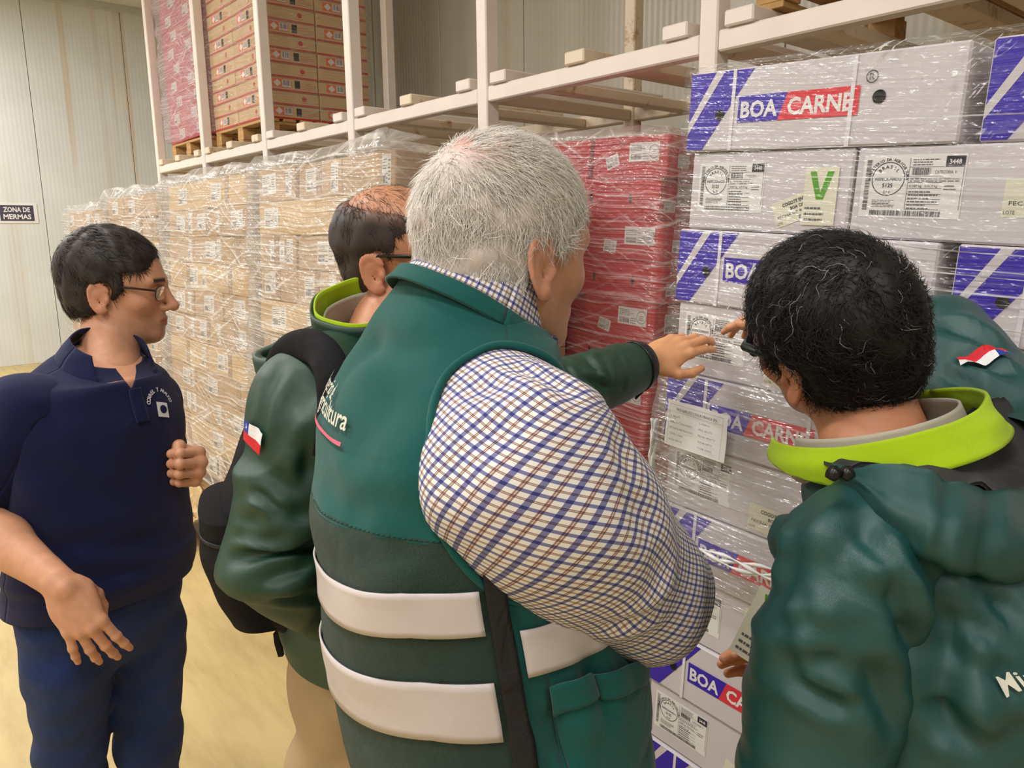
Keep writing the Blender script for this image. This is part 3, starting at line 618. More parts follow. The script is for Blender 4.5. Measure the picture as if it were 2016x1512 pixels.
# ------------------------------------------------------------------ organic modelling tools
def nrm(v): v = np.asarray(v, float); return v / (np.linalg.norm(v) + 1e-12)
def smin(a, b, k):
    h = np.clip(.5 + .5 * (b - a) / k, 0, 1); return b * (1 - h) + a * h - k * h * (1 - h)
def smax(a, b, k): return -smin(-a, -b, k)
def ell(p, c, r, R=None):
    q = p - np.array(c, np.float32)
    if R is not None: q = q @ np.array(R, np.float32)
    r = np.array(r, np.float32); k0 = np.sqrt(((q / r) ** 2).sum(-1)); k1 = np.sqrt(((q / (r * r)) ** 2).sum(-1)) + 1e-9
    return k0 * (k0 - 1) / k1
def cone(p, a, b, ra, rb):
    a = np.array(a, np.float32); b = np.array(b, np.float32); ab = b - a; q = p - a
    t = np.clip((q @ ab) / (ab @ ab + 1e-12), 0, 1); return np.sqrt(((q - t[..., None] * ab) ** 2).sum(-1)) - (ra + (rb - ra) * t)
def surfnet(fn, lo, hi, h):
    lo = np.array(lo, float); n = np.ceil((np.array(hi) - lo) / h).astype(int) + 1
    ax = [lo[i] + h * np.arange(n[i]) for i in range(3)]
    V = np.empty(n, np.float32); YZ = np.stack(np.meshgrid(ax[1], ax[2], indexing='ij'), -1)
    step = max(1, int(400000 / (n[1] * n[2])))
    for i in range(0, n[0], step):
        xs = ax[0][i:i + step]; P = np.empty((len(xs), n[1], n[2], 3), np.float32); P[..., 1:] = YZ; P[..., 0] = xs[:, None, None]
        V[i:i + step] = fn(P.reshape(-1, 3)).reshape(len(xs), n[1], n[2])
    ins = V < 0; c = np.zeros(n - 1, np.int8)
    for a in (0, 1):
        for b in (0, 1):
            for d in (0, 1): c += ins[a:n[0] - 1 + a, b:n[1] - 1 + b, d:n[2] - 1 + d]
    act = (c > 0) & (c < 8); idx = -np.ones(n - 1, np.int64); I = np.argwhere(act); idx[act] = np.arange(len(I))
    acc = np.zeros((len(I), 3)); cnt = np.zeros(len(I))
    corners = [(a, b, d) for a in (0, 1) for b in (0, 1) for d in (0, 1)]
    for p in corners:
        for axi in range(3):
            if p[axi]: continue
            q = list(p); q[axi] = 1; va = V[I[:, 0] + p[0], I[:, 1] + p[1], I[:, 2] + p[2]]; vb = V[I[:, 0] + q[0], I[:, 1] + q[1], I[:, 2] + q[2]]
            m = (va < 0) != (vb < 0); t = np.where(m, va / np.where(m, va - vb, 1), 0); e = np.array(p, float)[None].repeat(len(I), 0); e[:, axi] += t
            acc[m] += e[m]; cnt[m] += 1
    verts = lo + (I + acc / cnt[:, None]) * h; F = []
    for axi in range(3):
        o1, o2 = (axi + 1) % 3, (axi + 2) % 3; sl0 = [slice(None)] * 3; sl1 = [slice(None)] * 3; sl0[axi] = slice(0, n[axi] - 1); sl1[axi] = slice(1, n[axi])
        a, b = ins[tuple(sl0)], ins[tuple(sl1)]; E = np.argwhere(a != b); E = E[(E[:, o1] > 0) & (E[:, o2] > 0) & (E[:, o1] < n[o1] - 1) & (E[:, o2] < n[o2] - 1)]
        if not len(E): continue
        s = a[E[:, 0], E[:, 1], E[:, 2]]; d1 = np.zeros(3, int); d1[o1] = 1; d2 = np.zeros(3, int); d2[o2] = 1
        g = lambda X: idx[X[:, 0], X[:, 1], X[:, 2]]
        Q = np.stack([g(E - d1 - d2), g(E - d2), g(E), g(E - d1)], 1); Q[~s] = Q[~s][:, ::-1]; F.append(Q)
    return verts, np.concatenate(F)
def vnormals(v, f):
    f = np.asarray(f); n = np.zeros_like(v); fn = np.cross(v[f[:, 2]] - v[f[:, 0]], v[f[:, 3]] - v[f[:, 1]])
    for k in range(4): np.add.at(n, f[:, k], fn)
    return n / (np.linalg.norm(n, axis=1)[:, None] + 1e-12)
# ---- head: x to the person's right, y to the front, z up; origin between the ears
def ear_sdf(p, sx, big=1.0):
    c = np.array((sx * .0775, -.012, -.012)); out = nrm((sx * .9, -.42, .05)); up = nrm((sx * .10, -.18, 1)); up = nrm(up - out * (up @ out)); fr = np.cross(up, out) * (1 if sx > 0 else -1)
    if fr[1] < 0: fr = -fr
    R = np.stack([fr, up, out], 1).astype(np.float32); q = (p - c.astype(np.float32)) @ R / big; x, y, z = q[:, 0], q[:, 1], q[:, 2]
    # x forward, y up, z out : outline narrower to the lobe
    xs = (x + .002) / (1 + .25 * np.clip(y / .03, -1, 1)); zz = z - .006 + .010 * np.clip(x / .016, -1, 1) * 1.0
    disc = np.sqrt((xs / .0165) ** 2 + (y / .031) ** 2); d1 = np.maximum((disc - 1) * .016, np.abs(zz) - .0025)
    rim = np.sqrt(((disc - .9) * .0165) ** 2 + (zz - .002) ** 2) - .0036; rim = np.where((x > .006) & (y < .012), rim + .01, rim)
    anti = np.sqrt(((np.sqrt(((xs - .002) / .0165) ** 2 + ((y + .003) / .031) ** 2) - .56) * .0165) ** 2 + (zz - .001) ** 2) - .003; anti = np.where(x > .004, anti + .01, anti)
    lobe = np.sqrt(((x - .002) / 1.0) ** 2 + ((y + .0275)) ** 2 + (zz * 1.4) ** 2) - .0085
    tragus = np.sqrt((x - .011) ** 2 + ((y + .006) * .7) ** 2 + (z + .001) ** 2) - .0055
    conch = np.sqrt(((x - .003) / 1.0) ** 2 + ((y + .006) * .7) ** 2 + (zz - .0072) ** 2) - .0080
    d = smin(d1, rim, .003); d = smax(d, -conch, .003); d = smin(d, anti, .002); d = smin(d, lobe, .004); d = smin(d, tragus, .003)
    return d * big
def head_sdf(o):
    def fn(p):
        q = p.copy(); s = np.abs(q[:, 0]); m = np.stack([s, q[:, 1], q[:, 2]], 1)
        fw, nl, jw = o.get('face', 1.0), o.get('nose', 1.0), o.get('jaw', 1.0)
        d = ell(m, (0, -.014, .034), (.077, .098, .088))
        d = smin(d, ell(m, (0, .030, .02), (.066 * fw, .066, .072)), .03)
        d = smin(d, ell(m, (0, .040, -.045), (.056 * fw, .052, .066)), .035)
        d = smin(d, cone(m, (.050 * jw, -.002, -.052), (.018, .070, -.098), .019, .019), .03)
        d = smin(d, ell(m, (0, .079, -.098), (.020, .016, .017)), .02)
        d = smin(d, ell(m, (.046 * fw, .054, -.024), (.020, .022, .017)), .025)
        d = smin(d, cone(m, (.006, .094, .024), (.044, .078, .026), .0085, .009), .016)
        d = smax(d, -ell(m, (.032, .098, .003), (.019, .017, .013)), .012)
        d = smin(d, ell(m, (.031, .0775, .002), (.0142, .0142, .0132)), .004)
        d = smin(d, cone(m, (.020, .0875, .007), (.043, .081, .006), .0035, .0035), .004)
        d = smax(d, -ell(m, (.0315, .094, .0015), (.0125, .0125, .0046)), .002)
        d = smin(d, cone(m, (0, .090, .020), (0, .090 + .026 * nl, -.030), .0085, .0105), .012)
        d = smin(d, ell(m, (0, .088 + .029 * nl, -.033), (.0125, .011, .0105)), .008)
        d = smin(d, ell(m, (.0125, .101, -.037), (.0085, .011, .008)), .006)
        d = smax(d, -ell(m, (.007, .106, -.045), (.0042, .006, .005)), .003)
        d = smin(d, ell(m, (0, .082, -.066), (.030, .020, .020)), .014)
        d = smin(d, cone(m, (0, .0985, -.061), (.022, .0885, -.0655), .0058, .0035), .005)
        d = smin(d, cone(m, (0, .0965, -.0725), (.019, .0885, -.068), .0068, .004), .005)
        d = smax(d, -cone(m, (0, .106, -.0668), (.024, .095, -.0672), .0016, .0012), .003)
        nk = o.get('neck', ((0, -.022, -.07), (0, -.045, -.20), .056, .062))
        d = smin(d, cone(q, nk[0], nk[1], nk[2], nk[3]), .03)
        d = smin(d, ell(q, (0, .055, -.175), (.012, .014, .02)), .0001) if o.get('adam') else d
        e = o.get('ear', 1.0)
        for sx in (1, -1): d = smin(d, ear_sdf(p, sx, e), .004)
        return d
    return fn
def hair_sdf(o):
    """hair volume over the skull, cut back to the hairline"""
    th = o.get('hair', .018); hs = head_sdf({**o, 'ear': .01})
    def fn(p):
        m = np.stack([np.abs(p[:, 0]), p[:, 1], p[:, 2]], 1)
        vol = ell(m, (0, -.016, .036), (.077 + th * .75, .098 + th, .088 + th * o.get('top', 1.0)))
        vol = smin(vol, ell(m, (0, -.05, -.03), (.062 + th * .5, .052 + th * .6, .06)), .03)
        fl = o.get('line', .035)
        # face cut: keep what lies behind the hairline
        x, y, z = m[:, 0], m[:, 1], m[:, 2]
        front = y - (o.get('fy', .068) - .55 * np.clip(fl - z + .03, 0, .12) - .35 * np.clip(.05 - z, 0, .1) * 1.0 - .12 * np.clip(x - .02, 0, 1))
        side = np.where(z < .03, y - (-.006 + .55 * np.clip(z + .01, -.02, .06)) - .03 * (z > -.0), -1.0)
        burn = np.maximum(np.abs(y - .012) - .014, -(z + o.get('burn', .02)))
        cut = np.maximum(front, np.where((z < .045), np.minimum(y - (.004 + .6 * np.clip(z, -.03, .06)), np.maximum(y - .032, -(z + o.get('burn', .02)))), -1))
        nape = -(z + o.get('nape', .085) - .25 * np.clip(y + .11, 0, .12)) if True else 0
        d = smax(vol, cut, .012); d = smax(d, nape, .012)
        # room for the ears
        ears = ell(m, (.084, -.008, -.012), (.020, .021, .036)); d = smax(d, -ears, .008)
        if o.get('bald'):
            bz = ell(p, (0, .02, .125), (.074, .105, .062)); d = smax(d, -bz, .02)
        return d
    return fn
def scalp_color(o, v, skin, hair):
    return np.tile(skin, (len(v), 1))
def frame(f, up=(0, 0, 1), tilt=0.0):
    """columns right, front, up for a facing direction"""
    f = nrm(f); r = nrm(np.cross(f, up)); u = np.cross(r, f)
    if tilt: r, u = r * math.cos(tilt) + u * math.sin(tilt), u * math.cos(tilt) - r * math.sin(tilt)
    return np.stack([r, f, u], 1)
# ---- hair strands: thin three-sided blades
def strands(v, n, roots, length, dirfn, seed, width=.0005, seg=5, lift=.25, curl=0.0, wav=18.0, drop=.35, jitter=.25):
    r = np.random.default_rng(seed); P = v[roots] + r.normal(size=(len(roots), 3)) * .0008; Nn = n[roots]; K = len(roots)
    L = length * r.uniform(.65, 1.2, K) if np.isscalar(length) else length[roots] * r.uniform(.65, 1.2, K)
    D = dirfn(P, Nn, r) + r.normal(size=(K, 3)) * jitter; D -= Nn * (D * Nn).sum(1)[:, None]; D /= np.linalg.norm(D, axis=1)[:, None] + 1e-9
    B = np.cross(Nn, D); ph = r.uniform(0, 6.28, K); lf = lift * r.uniform(.3, 1.4, K)
    pts = np.zeros((K, seg + 1, 3))
    for i in range(seg + 1):
        t = i / seg; a = L * t
        off = D * a[:, None] + Nn * (lf * a * (1 - drop * t * 2.2))[:, None]
        if curl: off = off + B * (curl * np.sin(ph + t * wav * .35) * t ** .7)[:, None] + Nn * (curl * .6 * np.cos(ph + t * wav * .35) * t)[:, None]
        pts[:, i] = P - Nn * .002 + off
    V = np.zeros((K, seg + 1, 3, 3)); W = width * r.uniform(.7, 1.3, K)
    for i in range(seg + 1):
        w = W * (1 - .85 * (i / seg) ** 2); V[:, i, 0] = pts[:, i] + B * w[:, None]; V[:, i, 1] = pts[:, i] - B * w[:, None]; V[:, i, 2] = pts[:, i] + Nn * (w * .8)[:, None]
    base = (np.arange(K) * (seg + 1) * 3)[:, None]; F = []
    for i in range(seg):
        for a, b in ((0, 2), (2, 1), (1, 0)): F.append(np.concatenate([base + i * 3 + a, base + i * 3 + b, base + i * 3 + 3 + b, base + i * 3 + 3 + a], 1))
    return V.reshape(-1, 3), np.concatenate(F), (seg + 1) * 3
def fast_mesh(name, v, f, m, smooth=True, col=None, uv=None):
    f = np.asarray(f, np.int32); me = bpy.data.meshes.new(name); me.vertices.add(len(v)); me.vertices.foreach_set('co', np.asarray(v, np.float32).ravel())
    me.loops.add(f.size); me.loops.foreach_set('vertex_index', f.ravel()); me.polygons.add(len(f)); me.polygons.foreach_set('loop_start', np.arange(0, f.size, f.shape[1], dtype=np.int32))
    me.polygons.foreach_set('loop_total', np.full(len(f), f.shape[1], np.int32)); me.polygons.foreach_set('use_smooth', np.full(len(f), smooth)); me.materials.append(m)
    if col is not None:
        a = me.color_attributes.new('col', 'FLOAT_COLOR', 'POINT'); cc = np.ones((len(v), 4), np.float32); cc[:, :3] = col; a.data.foreach_set('color', cc.ravel())
    if uv is not None:
        l = me.uv_layers.new(name='UVMap'); l.data.foreach_set('uv', np.asarray(uv, np.float32)[f.ravel()].ravel())
    me.update(calc_edges=True); me.validate(); return me
# ---- hand: origin wrist, +y to the fingers, +x to the thumb side, +z back of the hand
def hand_joints(curl, spread, thumb, sc=1.0):
    """curl: 4 triples of bend angles (deg) index..little ; thumb: list of 3 points"""
    base = [(.027, .088, .004), (.008, .093, .006), (-.011, .088, .004), (-.028, .079, 0)]
    lens = [(.044, .026, .021), (.048, .030, .022), (.044, .028, .022), (.034, .021, .019)]; rad = [(.0102, .0088, .0078, .0066), (.0104, .009, .008, .0066), (.0098, .0086, .0076, .0064), (.0088, .0076, .0068, .0058)]
    out = []
    for i in range(4):
        p = np.array(base[i], float); a = 0.0; sp = math.radians(spread[i]); pts = [p]
        for k in range(3):
            a += math.radians(curl[i][k]); d = np.array((math.sin(sp) * math.cos(a), math.cos(sp) * math.cos(a), -math.sin(a))); p = p + d * lens[i][k]; pts.append(p)
        out.append((pts, rad[i]))
    out.append(([np.array(q, float) for q in thumb], (.0135, .0112, .0100, .0078)))
    return out
def hand_sdf(J, wr=None):
    def fn(p):
        d = cone(p, (.0, .004, 0), (.0, -.05, .0), .0255, .027) if wr is None else cone(p, (0, .006, 0), np.array(wr) * .05, .025, .0265)
        if True: d = d; d = smin(d, ell(p, (0, .045, 0), (.041, .058, .0155)), .014)
        d = smin(d, ell(p, (.022, .028, -.009), (.018, .034, .015)), .012); d = smin(d, ell(p, (-.024, .036, -.006), (.015, .036, .013)), .01)
        for i, (pts, r) in enumerate(J):
            if i < 4: d = smin(d, cone(p, (pts[0][0] * .5, .03, .003), pts[0], .0105, .0112), .008)   # knuckle ridge
        g = None
        for i, (pts, r) in enumerate(J):
            e = None
            for k in range(len(pts) - 1):
                c = cone(p, pts[k], pts[k + 1], r[k], r[k + 1]); e = c if e is None else smin(e, c, .004)
            for k in range(1, len(pts) - 1): e = smin(e, np.sqrt(((p - pts[k].astype(np.float32)) ** 2).sum(-1)) - r[k] * .99, .004)
            g = e if g is None else smin(g, e, .0012)
        return smin(d, g, .007)
    return fn
def hand_mesh(curl, spread, thumb, left=False, sc=1.0, h=.0024, fore=0.0, fr=(.027, .042), wr=None):
    if wr is None: wr = (0, -1.0, 0)
    wr = nrm(wr) * np.array((-1 if left else 1, 1, 1)); J = hand_joints(curl, spread, thumb); fn = hand_sdf(J, wr); pts = np.concatenate([np.array(a) for a, _ in J]); lo = np.minimum(pts.min(0), (-.05, -.05, -.03)) - .016; hi = np.maximum(pts.max(0), (.05, .05, .03)) + .016
    if fore:
        g0 = fn; w1, w2 = wr * fore * .6, wr * fore
        def fn(p, g0=g0): return smin(g0(p), smin(cone(p, wr * .02, w1, fr[0] * .95, fr[1]), cone(p, w1, w2, fr[1], fr[1] * 1.02), .02), .012)
        lo = np.minimum(lo, np.minimum(w2, w1) - .058); hi = np.maximum(hi, np.maximum(w2, w1) + .058)
    v, f = surfnet(fn, lo, hi, h); rad = J
    tips = [a[-1] for a, _ in J]; kn = [a[1] for a, _ in J[:4]] + [a[0] for a, _ in J[:4]]
    tipd = np.min([np.linalg.norm(v - t, axis=1) for t in tips], axis=0); knd = np.min([np.linalg.norm(v - t, axis=1) for t in kn], axis=0)
    red = np.clip(1 - tipd / .018, 0, 1) * .6 + np.clip(1 - knd / .012, 0, 1) * .5
    if left: v = v * np.array((-1, 1, 1)); f = f[:, ::-1]
    return v * sc, f, red
# ---- lofted cloth: rings of (centre, lateral axis, front axis, half width, half depth front, half depth back, exponent)
class Loft:
    def __init__(s, rings, nu=96, nv=120, closed=True):
        C0 = np.array([r[0] for r in rings], float); n = len(rings); t = np.concatenate([[0], np.cumsum(np.linalg.norm(np.diff(C0, axis=0), axis=1))]); t = t / t[-1]
        ks = np.concatenate([C0, np.array([nrm(r[1]) for r in rings]), np.array([nrm(r[2]) for r in rings]), np.array([[r[3], r[4], r[5], r[6] if len(r) > 6 else 2.0] for r in rings])], 1)
        tv = np.linspace(0, 1, nv); K = s.cat(ks, t, tv); th = np.arange(nu + 1) / nu * 2 * math.pi
        c, a1, a2 = K[:, :3], K[:, 3:6], K[:, 6:9]; a1 /= np.linalg.norm(a1, axis=1)[:, None]; a2 /= np.linalg.norm(a2, axis=1)[:, None]
        ct, st = np.cos(th), np.sin(th); e = 2 / K[:, 12][:, None]
        X = np.sign(ct) * np.abs(ct) ** e * K[:, 9:10]; Yy = np.sign(st) * np.abs(st) ** e * np.where(st > 0, K[:, 10:11], K[:, 11:12])
        s.P = (c[:, None] + X[..., None] * a1[:, None] + Yy[..., None] * a2[:, None]); s.nu, s.nv = nu, nv; s.normals()
        s.len = np.concatenate([[0], np.cumsum(np.linalg.norm(np.diff(c, axis=0), axis=1))]); s.per = float(np.linalg.norm(np.diff(s.P[nv // 2], axis=0), axis=1).sum())
    @staticmethod
    def cat(k, t, tv):
        m = np.zeros_like(k); n = len(k)
        for i in range(n):
            if i == 0: m[i] = (k[1] - k[0]) / (t[1] - t[0])
            elif i == n - 1: m[i] = (k[-1] - k[-2]) / (t[-1] - t[-2])
            else: m[i] = (k[i + 1] - k[i - 1]) / (t[i + 1] - t[i - 1])
        i = np.clip(np.searchsorted(t, tv, 'right') - 1, 0, n - 2); h = (t[i + 1] - t[i]); x = (tv - t[i]) / h; x = x[:, None]; h = h[:, None]
        return (2 * x ** 3 - 3 * x ** 2 + 1) * k[i] + (x ** 3 - 2 * x ** 2 + x) * h * m[i] + (-2 * x ** 3 + 3 * x ** 2) * k[i + 1] + (x ** 3 - x ** 2) * h * m[i + 1]
    def normals(s):
        du = np.roll(s.P[:, :-1], -1, 1) - np.roll(s.P[:, :-1], 1, 1); dv = np.gradient(s.P[:, :-1], axis=0); n = np.cross(du, dv)
        L = np.linalg.norm(n, axis=2); n = n / (L[..., None] + 1e-12)
        cen = s.P[:, :-1].mean(1, keepdims=True)
        if ((s.P[:, :-1] - cen) * n).sum() < 0: n = -n; s.flip = True
        else: s.flip = False
        s.N = np.concatenate([n, n[:, :1]], 1)
    def noise(s, cu, cv, seed, skew=0.0, ridge=0.0):
        a = smooth_noise(s.nu, s.nv, True, seed, (s.nu / cu, s.nv / cv)).T
        if skew: a = np.stack([np.roll(a[j], int(skew * j / s.nv * s.nu)) for j in range(s.nv)])
        if ridge: a = 1 - 2 * np.abs(a) ** ridge
        return np.concatenate([a, a[:, :1]], 1)
    def disp(s, D): s.P = s.P + s.N * np.asarray(D)[..., None]; s.normals(); return s
    def creases(s, lst):
        D = np.zeros(s.P.shape[:2])
        for (x0, y0, x1, y1, w, d) in lst:
            a = s.at(*uv_pix(s, x0, y0)); b = s.at(*uv_pix(s, x1, y1)); ab = b - a; q = s.P - a; t = np.clip((q @ ab) / (ab @ ab + 1e-9), -.1, 1.1); m = np.clip(np.minimum(t + .1, 1.1 - t) / .35, 0, 1)
            dist = np.linalg.norm(q - t[..., None] * ab, axis=-1); sd = np.sign((np.cross(q, ab) * s.N).sum(-1)); D += m * (-d * np.exp(-(dist / w) ** 2) + .75 * d * np.exp(-((dist - 1.5 * w) / (1.0 * w)) ** 2))
        return s.disp(D)
    def uvgrid(s): return np.meshgrid(np.arange(s.nu + 1) / s.nu, np.arange(s.nv) / (s.nv - 1))
    def at(s, u, v, off=0.0):
        u = np.asarray(u, float) % 1.0; v = np.clip(np.asarray(v, float), 0, 1); x = u * s.nu; y = v * (s.nv - 1); i = np.minimum(x.astype(int), s.nu - 1); j = np.minimum(y.astype(int), s.nv - 2); fx = (x - i)[..., None]; fy = (y - j)[..., None]
        def g(A): return (A[j, i] * (1 - fx) + A[j, i + 1] * fx) * (1 - fy) + (A[j + 1, i] * (1 - fx) + A[j + 1, i + 1] * fx) * fy
        return g(s.P) + g(s.N) * off
    def mesh(s, name, m, org, mask=None, cap0=False, cap1=False, thick=0.0, su=1.0, sv=1.0):
        """mask: float field, cloth is kept where it is > 0 and cut cleanly along its zero line"""
        nu, nv = s.nu, s.nv; V = (s.P - org).reshape(-1, 3); Nn = s.N.reshape(-1, 3); U, Vv = s.uvgrid(); uv = np.stack([U * s.per * su, np.interp(Vv, np.linspace(0, 1, nv), s.len) * sv], -1).reshape(-1, 2)
        j, i = np.meshgrid(np.arange(nv - 1), np.arange(nu), indexing='ij'); a = j * (nu + 1) + i
        F = np.stack([a, a + 1, a + nu + 2, a + nu + 1], -1).reshape(-1, 4); polys = []
        if mask is not None:
            g = np.asarray(mask, float).reshape(-1); cnt = (g[F] > 0).sum(1); mix = F[(cnt > 0) & (cnt < 4)]; F = F[cnt == 4]; V = list(V); Nn = list(Nn); uv = list(uv); ec = {}
            def cut(p, q):
                k = (min(p, q), max(p, q))
                if k not in ec:
                    p, q = k; t = g[p] / (g[p] - g[q]); ec[k] = len(V); V.append(V[p] * (1 - t) + V[q] * t); Nn.append(Nn[p] * (1 - t) + Nn[q] * t); uv.append(uv[p] * (1 - t) + uv[q] * t)
                return ec[k]
            for qd in mix:
                o = []
                for k in range(4):
                    p, q = int(qd[k]), int(qd[(k + 1) % 4])
                    if g[p] > 0: o.append(p)
                    if (g[p] > 0) != (g[q] > 0): o.append(cut(p, q))
                if len(o) >= 3: polys.append(o)
            V = np.array(V); Nn = np.array(Nn); uv = np.array(uv)
        faces = [list(q) for q in F.tolist()] + polys
        if s.flip: faces = [q[::-1] for q in faces]
        if thick:
            n = len(V); V = np.concatenate([V, V - Nn * thick]); uv = np.concatenate([uv, uv]); ed = {}
            for q in faces:
                for k in range(len(q)): ed[(q[k], q[(k + 1) % len(q)])] = 1
            rim = [(x, y) for (x, y) in ed if (y, x) not in ed]
            faces = faces + [[p + n for p in q[::-1]] for q in faces] + [[y, x, x + n, y + n] for x, y in rim]
        else:
            for row, on in ((0, cap0), (nv - 1, cap1)):
                if not on: continue
                c = len(V); V = np.concatenate([V, V[row * (nu + 1):row * (nu + 1) + nu].mean(0)[None]]); uv = np.concatenate([uv, uv[row * (nu + 1)][None]])
                for k in range(nu): t = [row * (nu + 1) + k, row * (nu + 1) + k + 1, c]; faces.append(t if ((row > 0) ^ s.flip) else t[::-1])
        lt = np.array([len(q) for q in faces], np.int32); loops = np.fromiter((p for q in faces for p in q), np.int64, int(lt.sum())); used = np.unique(loops); mp = np.zeros(len(V), np.int64); mp[used] = np.arange(len(used)); loops = mp[loops].astype(np.int32); V = V[used]; uv = uv[used]
        me = bpy.data.meshes.new(name); me.vertices.add(len(V)); me.vertices.foreach_set('co', V.astype(np.float32).ravel()); me.loops.add(len(loops)); me.loops.foreach_set('vertex_index', loops); me.polygons.add(len(lt))
        me.polygons.foreach_set('loop_start', np.concatenate([[0], np.cumsum(lt)[:-1]]).astype(np.int32)); me.polygons.foreach_set('loop_total', lt); me.polygons.foreach_set('use_smooth', np.ones(len(lt), bool))
        me.materials.append(m); l = me.uv_layers.new(name='UVMap'); l.data.foreach_set('uv', uv[loops].astype(np.float32).ravel()); me.update(calc_edges=True); me.validate(); return me
    def patch(s, name, m, org, u0, u1, v0, v1, nu=24, nv=8, off=.002, thick=.0015, edge=None):
        """a piece laid on the surface; v0, v1 may be functions of u"""
        uu = np.linspace(u0, u1, nu); fv0 = v0 if callable(v0) else (lambda u: np.full_like(u, v0)); fv1 = v1 if callable(v1) else (lambda u: np.full_like(u, v1))
        a, b = fv0(uu), fv1(uu); t = np.linspace(0, 1, nv)[:, None]; Vv = a + (b - a) * t; Uu = np.broadcast_to(uu, Vv.shape)
        top = s.at(Uu, Vv, off); bot = s.at(Uu, Vv, off - thick); V = np.concatenate([top.reshape(-1, 3), bot.reshape(-1, 3)]) - org; n = nu * nv; F = []
        for j in range(nv - 1):
            for i in range(nu - 1): q = (j * nu + i, j * nu + i + 1, (j + 1) * nu + i + 1, (j + 1) * nu + i); F.append(q); F.append(tuple(k + n for k in q[::-1]))
        rim = [i for i in range(nu)] + [j * nu + nu - 1 for j in range(1, nv)] + [(nv - 1) * nu + i for i in range(nu - 2, -1, -1)] + [j * nu for j in range(nv - 2, 0, -1)]
        for k in range(len(rim)): x, y = rim[k], rim[(k + 1) % len(rim)]; F.append((y, x, x + n, y + n))
        if s.flip: F = [q[::-1] for q in F]
        return fast_mesh(name, V, np.array(F), m)
    def wrap_flat(s, name, flat, mats, org, uc, vc, su=1, sv=1, off=.0035):
        """lay flat print (x, z in metres) on the surface around (uc, vc); su, sv = signs"""
        P = np.array(flat.v); Lt = s.len[-1]; u = uc + su * P[:, 0] / s.per; v = vc + sv * P[:, 2] / Lt
        return new_mesh(name, s.at(u, v, off) + 0 - org + 0 * P, flat.f, mats, flat.mi)
def tube_loft(pts, rads, side, flat=1.0, nu=48, nv=80, exps=None):
    """sleeve or trouser leg: rings follow the curve through pts; side = reference axis for u=0"""
    pts = np.array(pts, float); T = np.gradient(pts, axis=0); rings = []
    for i in range(len(pts)):
        t = nrm(T[i]); a = nrm(np.array(side) - t * (np.array(side) @ t)); b = np.cross(t, a); r = rads[i]; ra, rb = (r if isinstance(r, (tuple, list)) else (r, r * flat)); rings.append((pts[i], a, b, ra, rb, rb, 2.0))
    return Loft(rings, nu, nv)
def join_parts(parts):
    V = []; F = []; Cc = []; n = 0
    for v, f, c in parts:
        f = np.asarray(f); V.append(v); F.append(f + n); Cc.append(c); n += len(v)
    return np.concatenate(V), np.concatenate(F), np.concatenate(Cc)
def loft_vf(L, shrink=0.0):
    V = (L.P - L.N * shrink).reshape(-1, 3); j, i = np.meshgrid(np.arange(L.nv - 1), np.arange(L.nu), indexing='ij'); a = j * (L.nu + 1) + i; F = np.stack([a, a + 1, a + L.nu + 2, a + L.nu + 1], -1).reshape(-1, 4)
    return V, (F[:, ::-1] if L.flip else F)
# ------------------------------------------------------------------ people: cloth and skin materials
SKIN = mat('skin', (200, 150, 120), 0.48, 0.07, 60, attr='col', bump=0.10, bscale=260, spec=.4, sss=.12)
HAIRM = mat('hair', (60, 50, 45), 0.55, 0.10, 80, attr='col', spec=.45)
EYEW = mat('eye_white', (226, 218, 208), 0.2, 0.03, 40); IRIS = mat('eye_iris', (48, 32, 22), 0.15, 0.1, 80)
def cloth(name, rgb, rough=.85, weave=900.0, bump=.25, sheen=.15, spec=.2, var=.06):
    m = mat(name, rgb, rough, var, 6, sheen=sheen, spec=spec); N = m.node_tree.nodes; Lk = m.node_tree.links; b = N['Principled BSDF']
    uv = N.new('ShaderNodeUVMap'); sp = N.new('ShaderNodeSeparateXYZ'); Lk.new(uv.outputs[0], sp.inputs[0]); o = []
    for k in (0, 1):
        w = N.new('ShaderNodeMath'); w.operation = 'MULTIPLY'; w.inputs[1].default_value = weave * 7.0; Lk.new(sp.outputs[k], w.inputs[0]); s_ = N.new('ShaderNodeMath'); s_.operation = 'SINE'; Lk.new(w.outputs[0], s_.inputs[0]); o.append(s_.outputs[0])
    ad = N.new('ShaderNodeMath'); ad.operation = 'MULTIPLY'; Lk.new(o[0], ad.inputs[0]); Lk.new(o[1], ad.inputs[1])
    nz = N.new('ShaderNodeTexNoise'); nz.inputs['Scale'].default_value = 16; nz.inputs['Detail'].default_value = 6; nz.inputs['Distortion'].default_value = .8; tc = N.new('ShaderNodeTexCoord'); Lk.new(tc.outputs['Object'], nz.inputs['Vector'])
    a2 = N.new('ShaderNodeMath'); a2.operation = 'MULTIPLY_ADD'; a2.inputs[1].default_value = .04; Lk.new(ad.outputs[0], a2.inputs[0]); Lk.new(nz.outputs['Fac'], a2.inputs[2])
    bp = N.new('ShaderNodeBump'); bp.inputs['Strength'].default_value = min(1, bump * 1.6); bp.inputs['Distance'].default_value = .010; Lk.new(a2.outputs[0], bp.inputs['Height']); Lk.new(bp.outputs[0], b.inputs['Normal'])
    return m
VEST = cloth('vest_green', (14, 82, 77)); VMESH = cloth('vest_mesh', (24, 54, 42), .7, 500, .6, .1, .4)
JK_B = cloth('jacket_forest', (22, 60, 44), .42, 900, .2, 0.0, .55); JK_D = cloth('jacket_teal', (18, 70, 69), .38, 900, .2, 0.0, .6)
LIME = cloth('lining_lime', (168, 200, 14), .7, 700, .35, .1); BLACKM = cloth('lining_black', (26, 25, 29), .8, 600, .4, .1); GREYL = cloth('lining_grey', (176, 168, 152), .8)
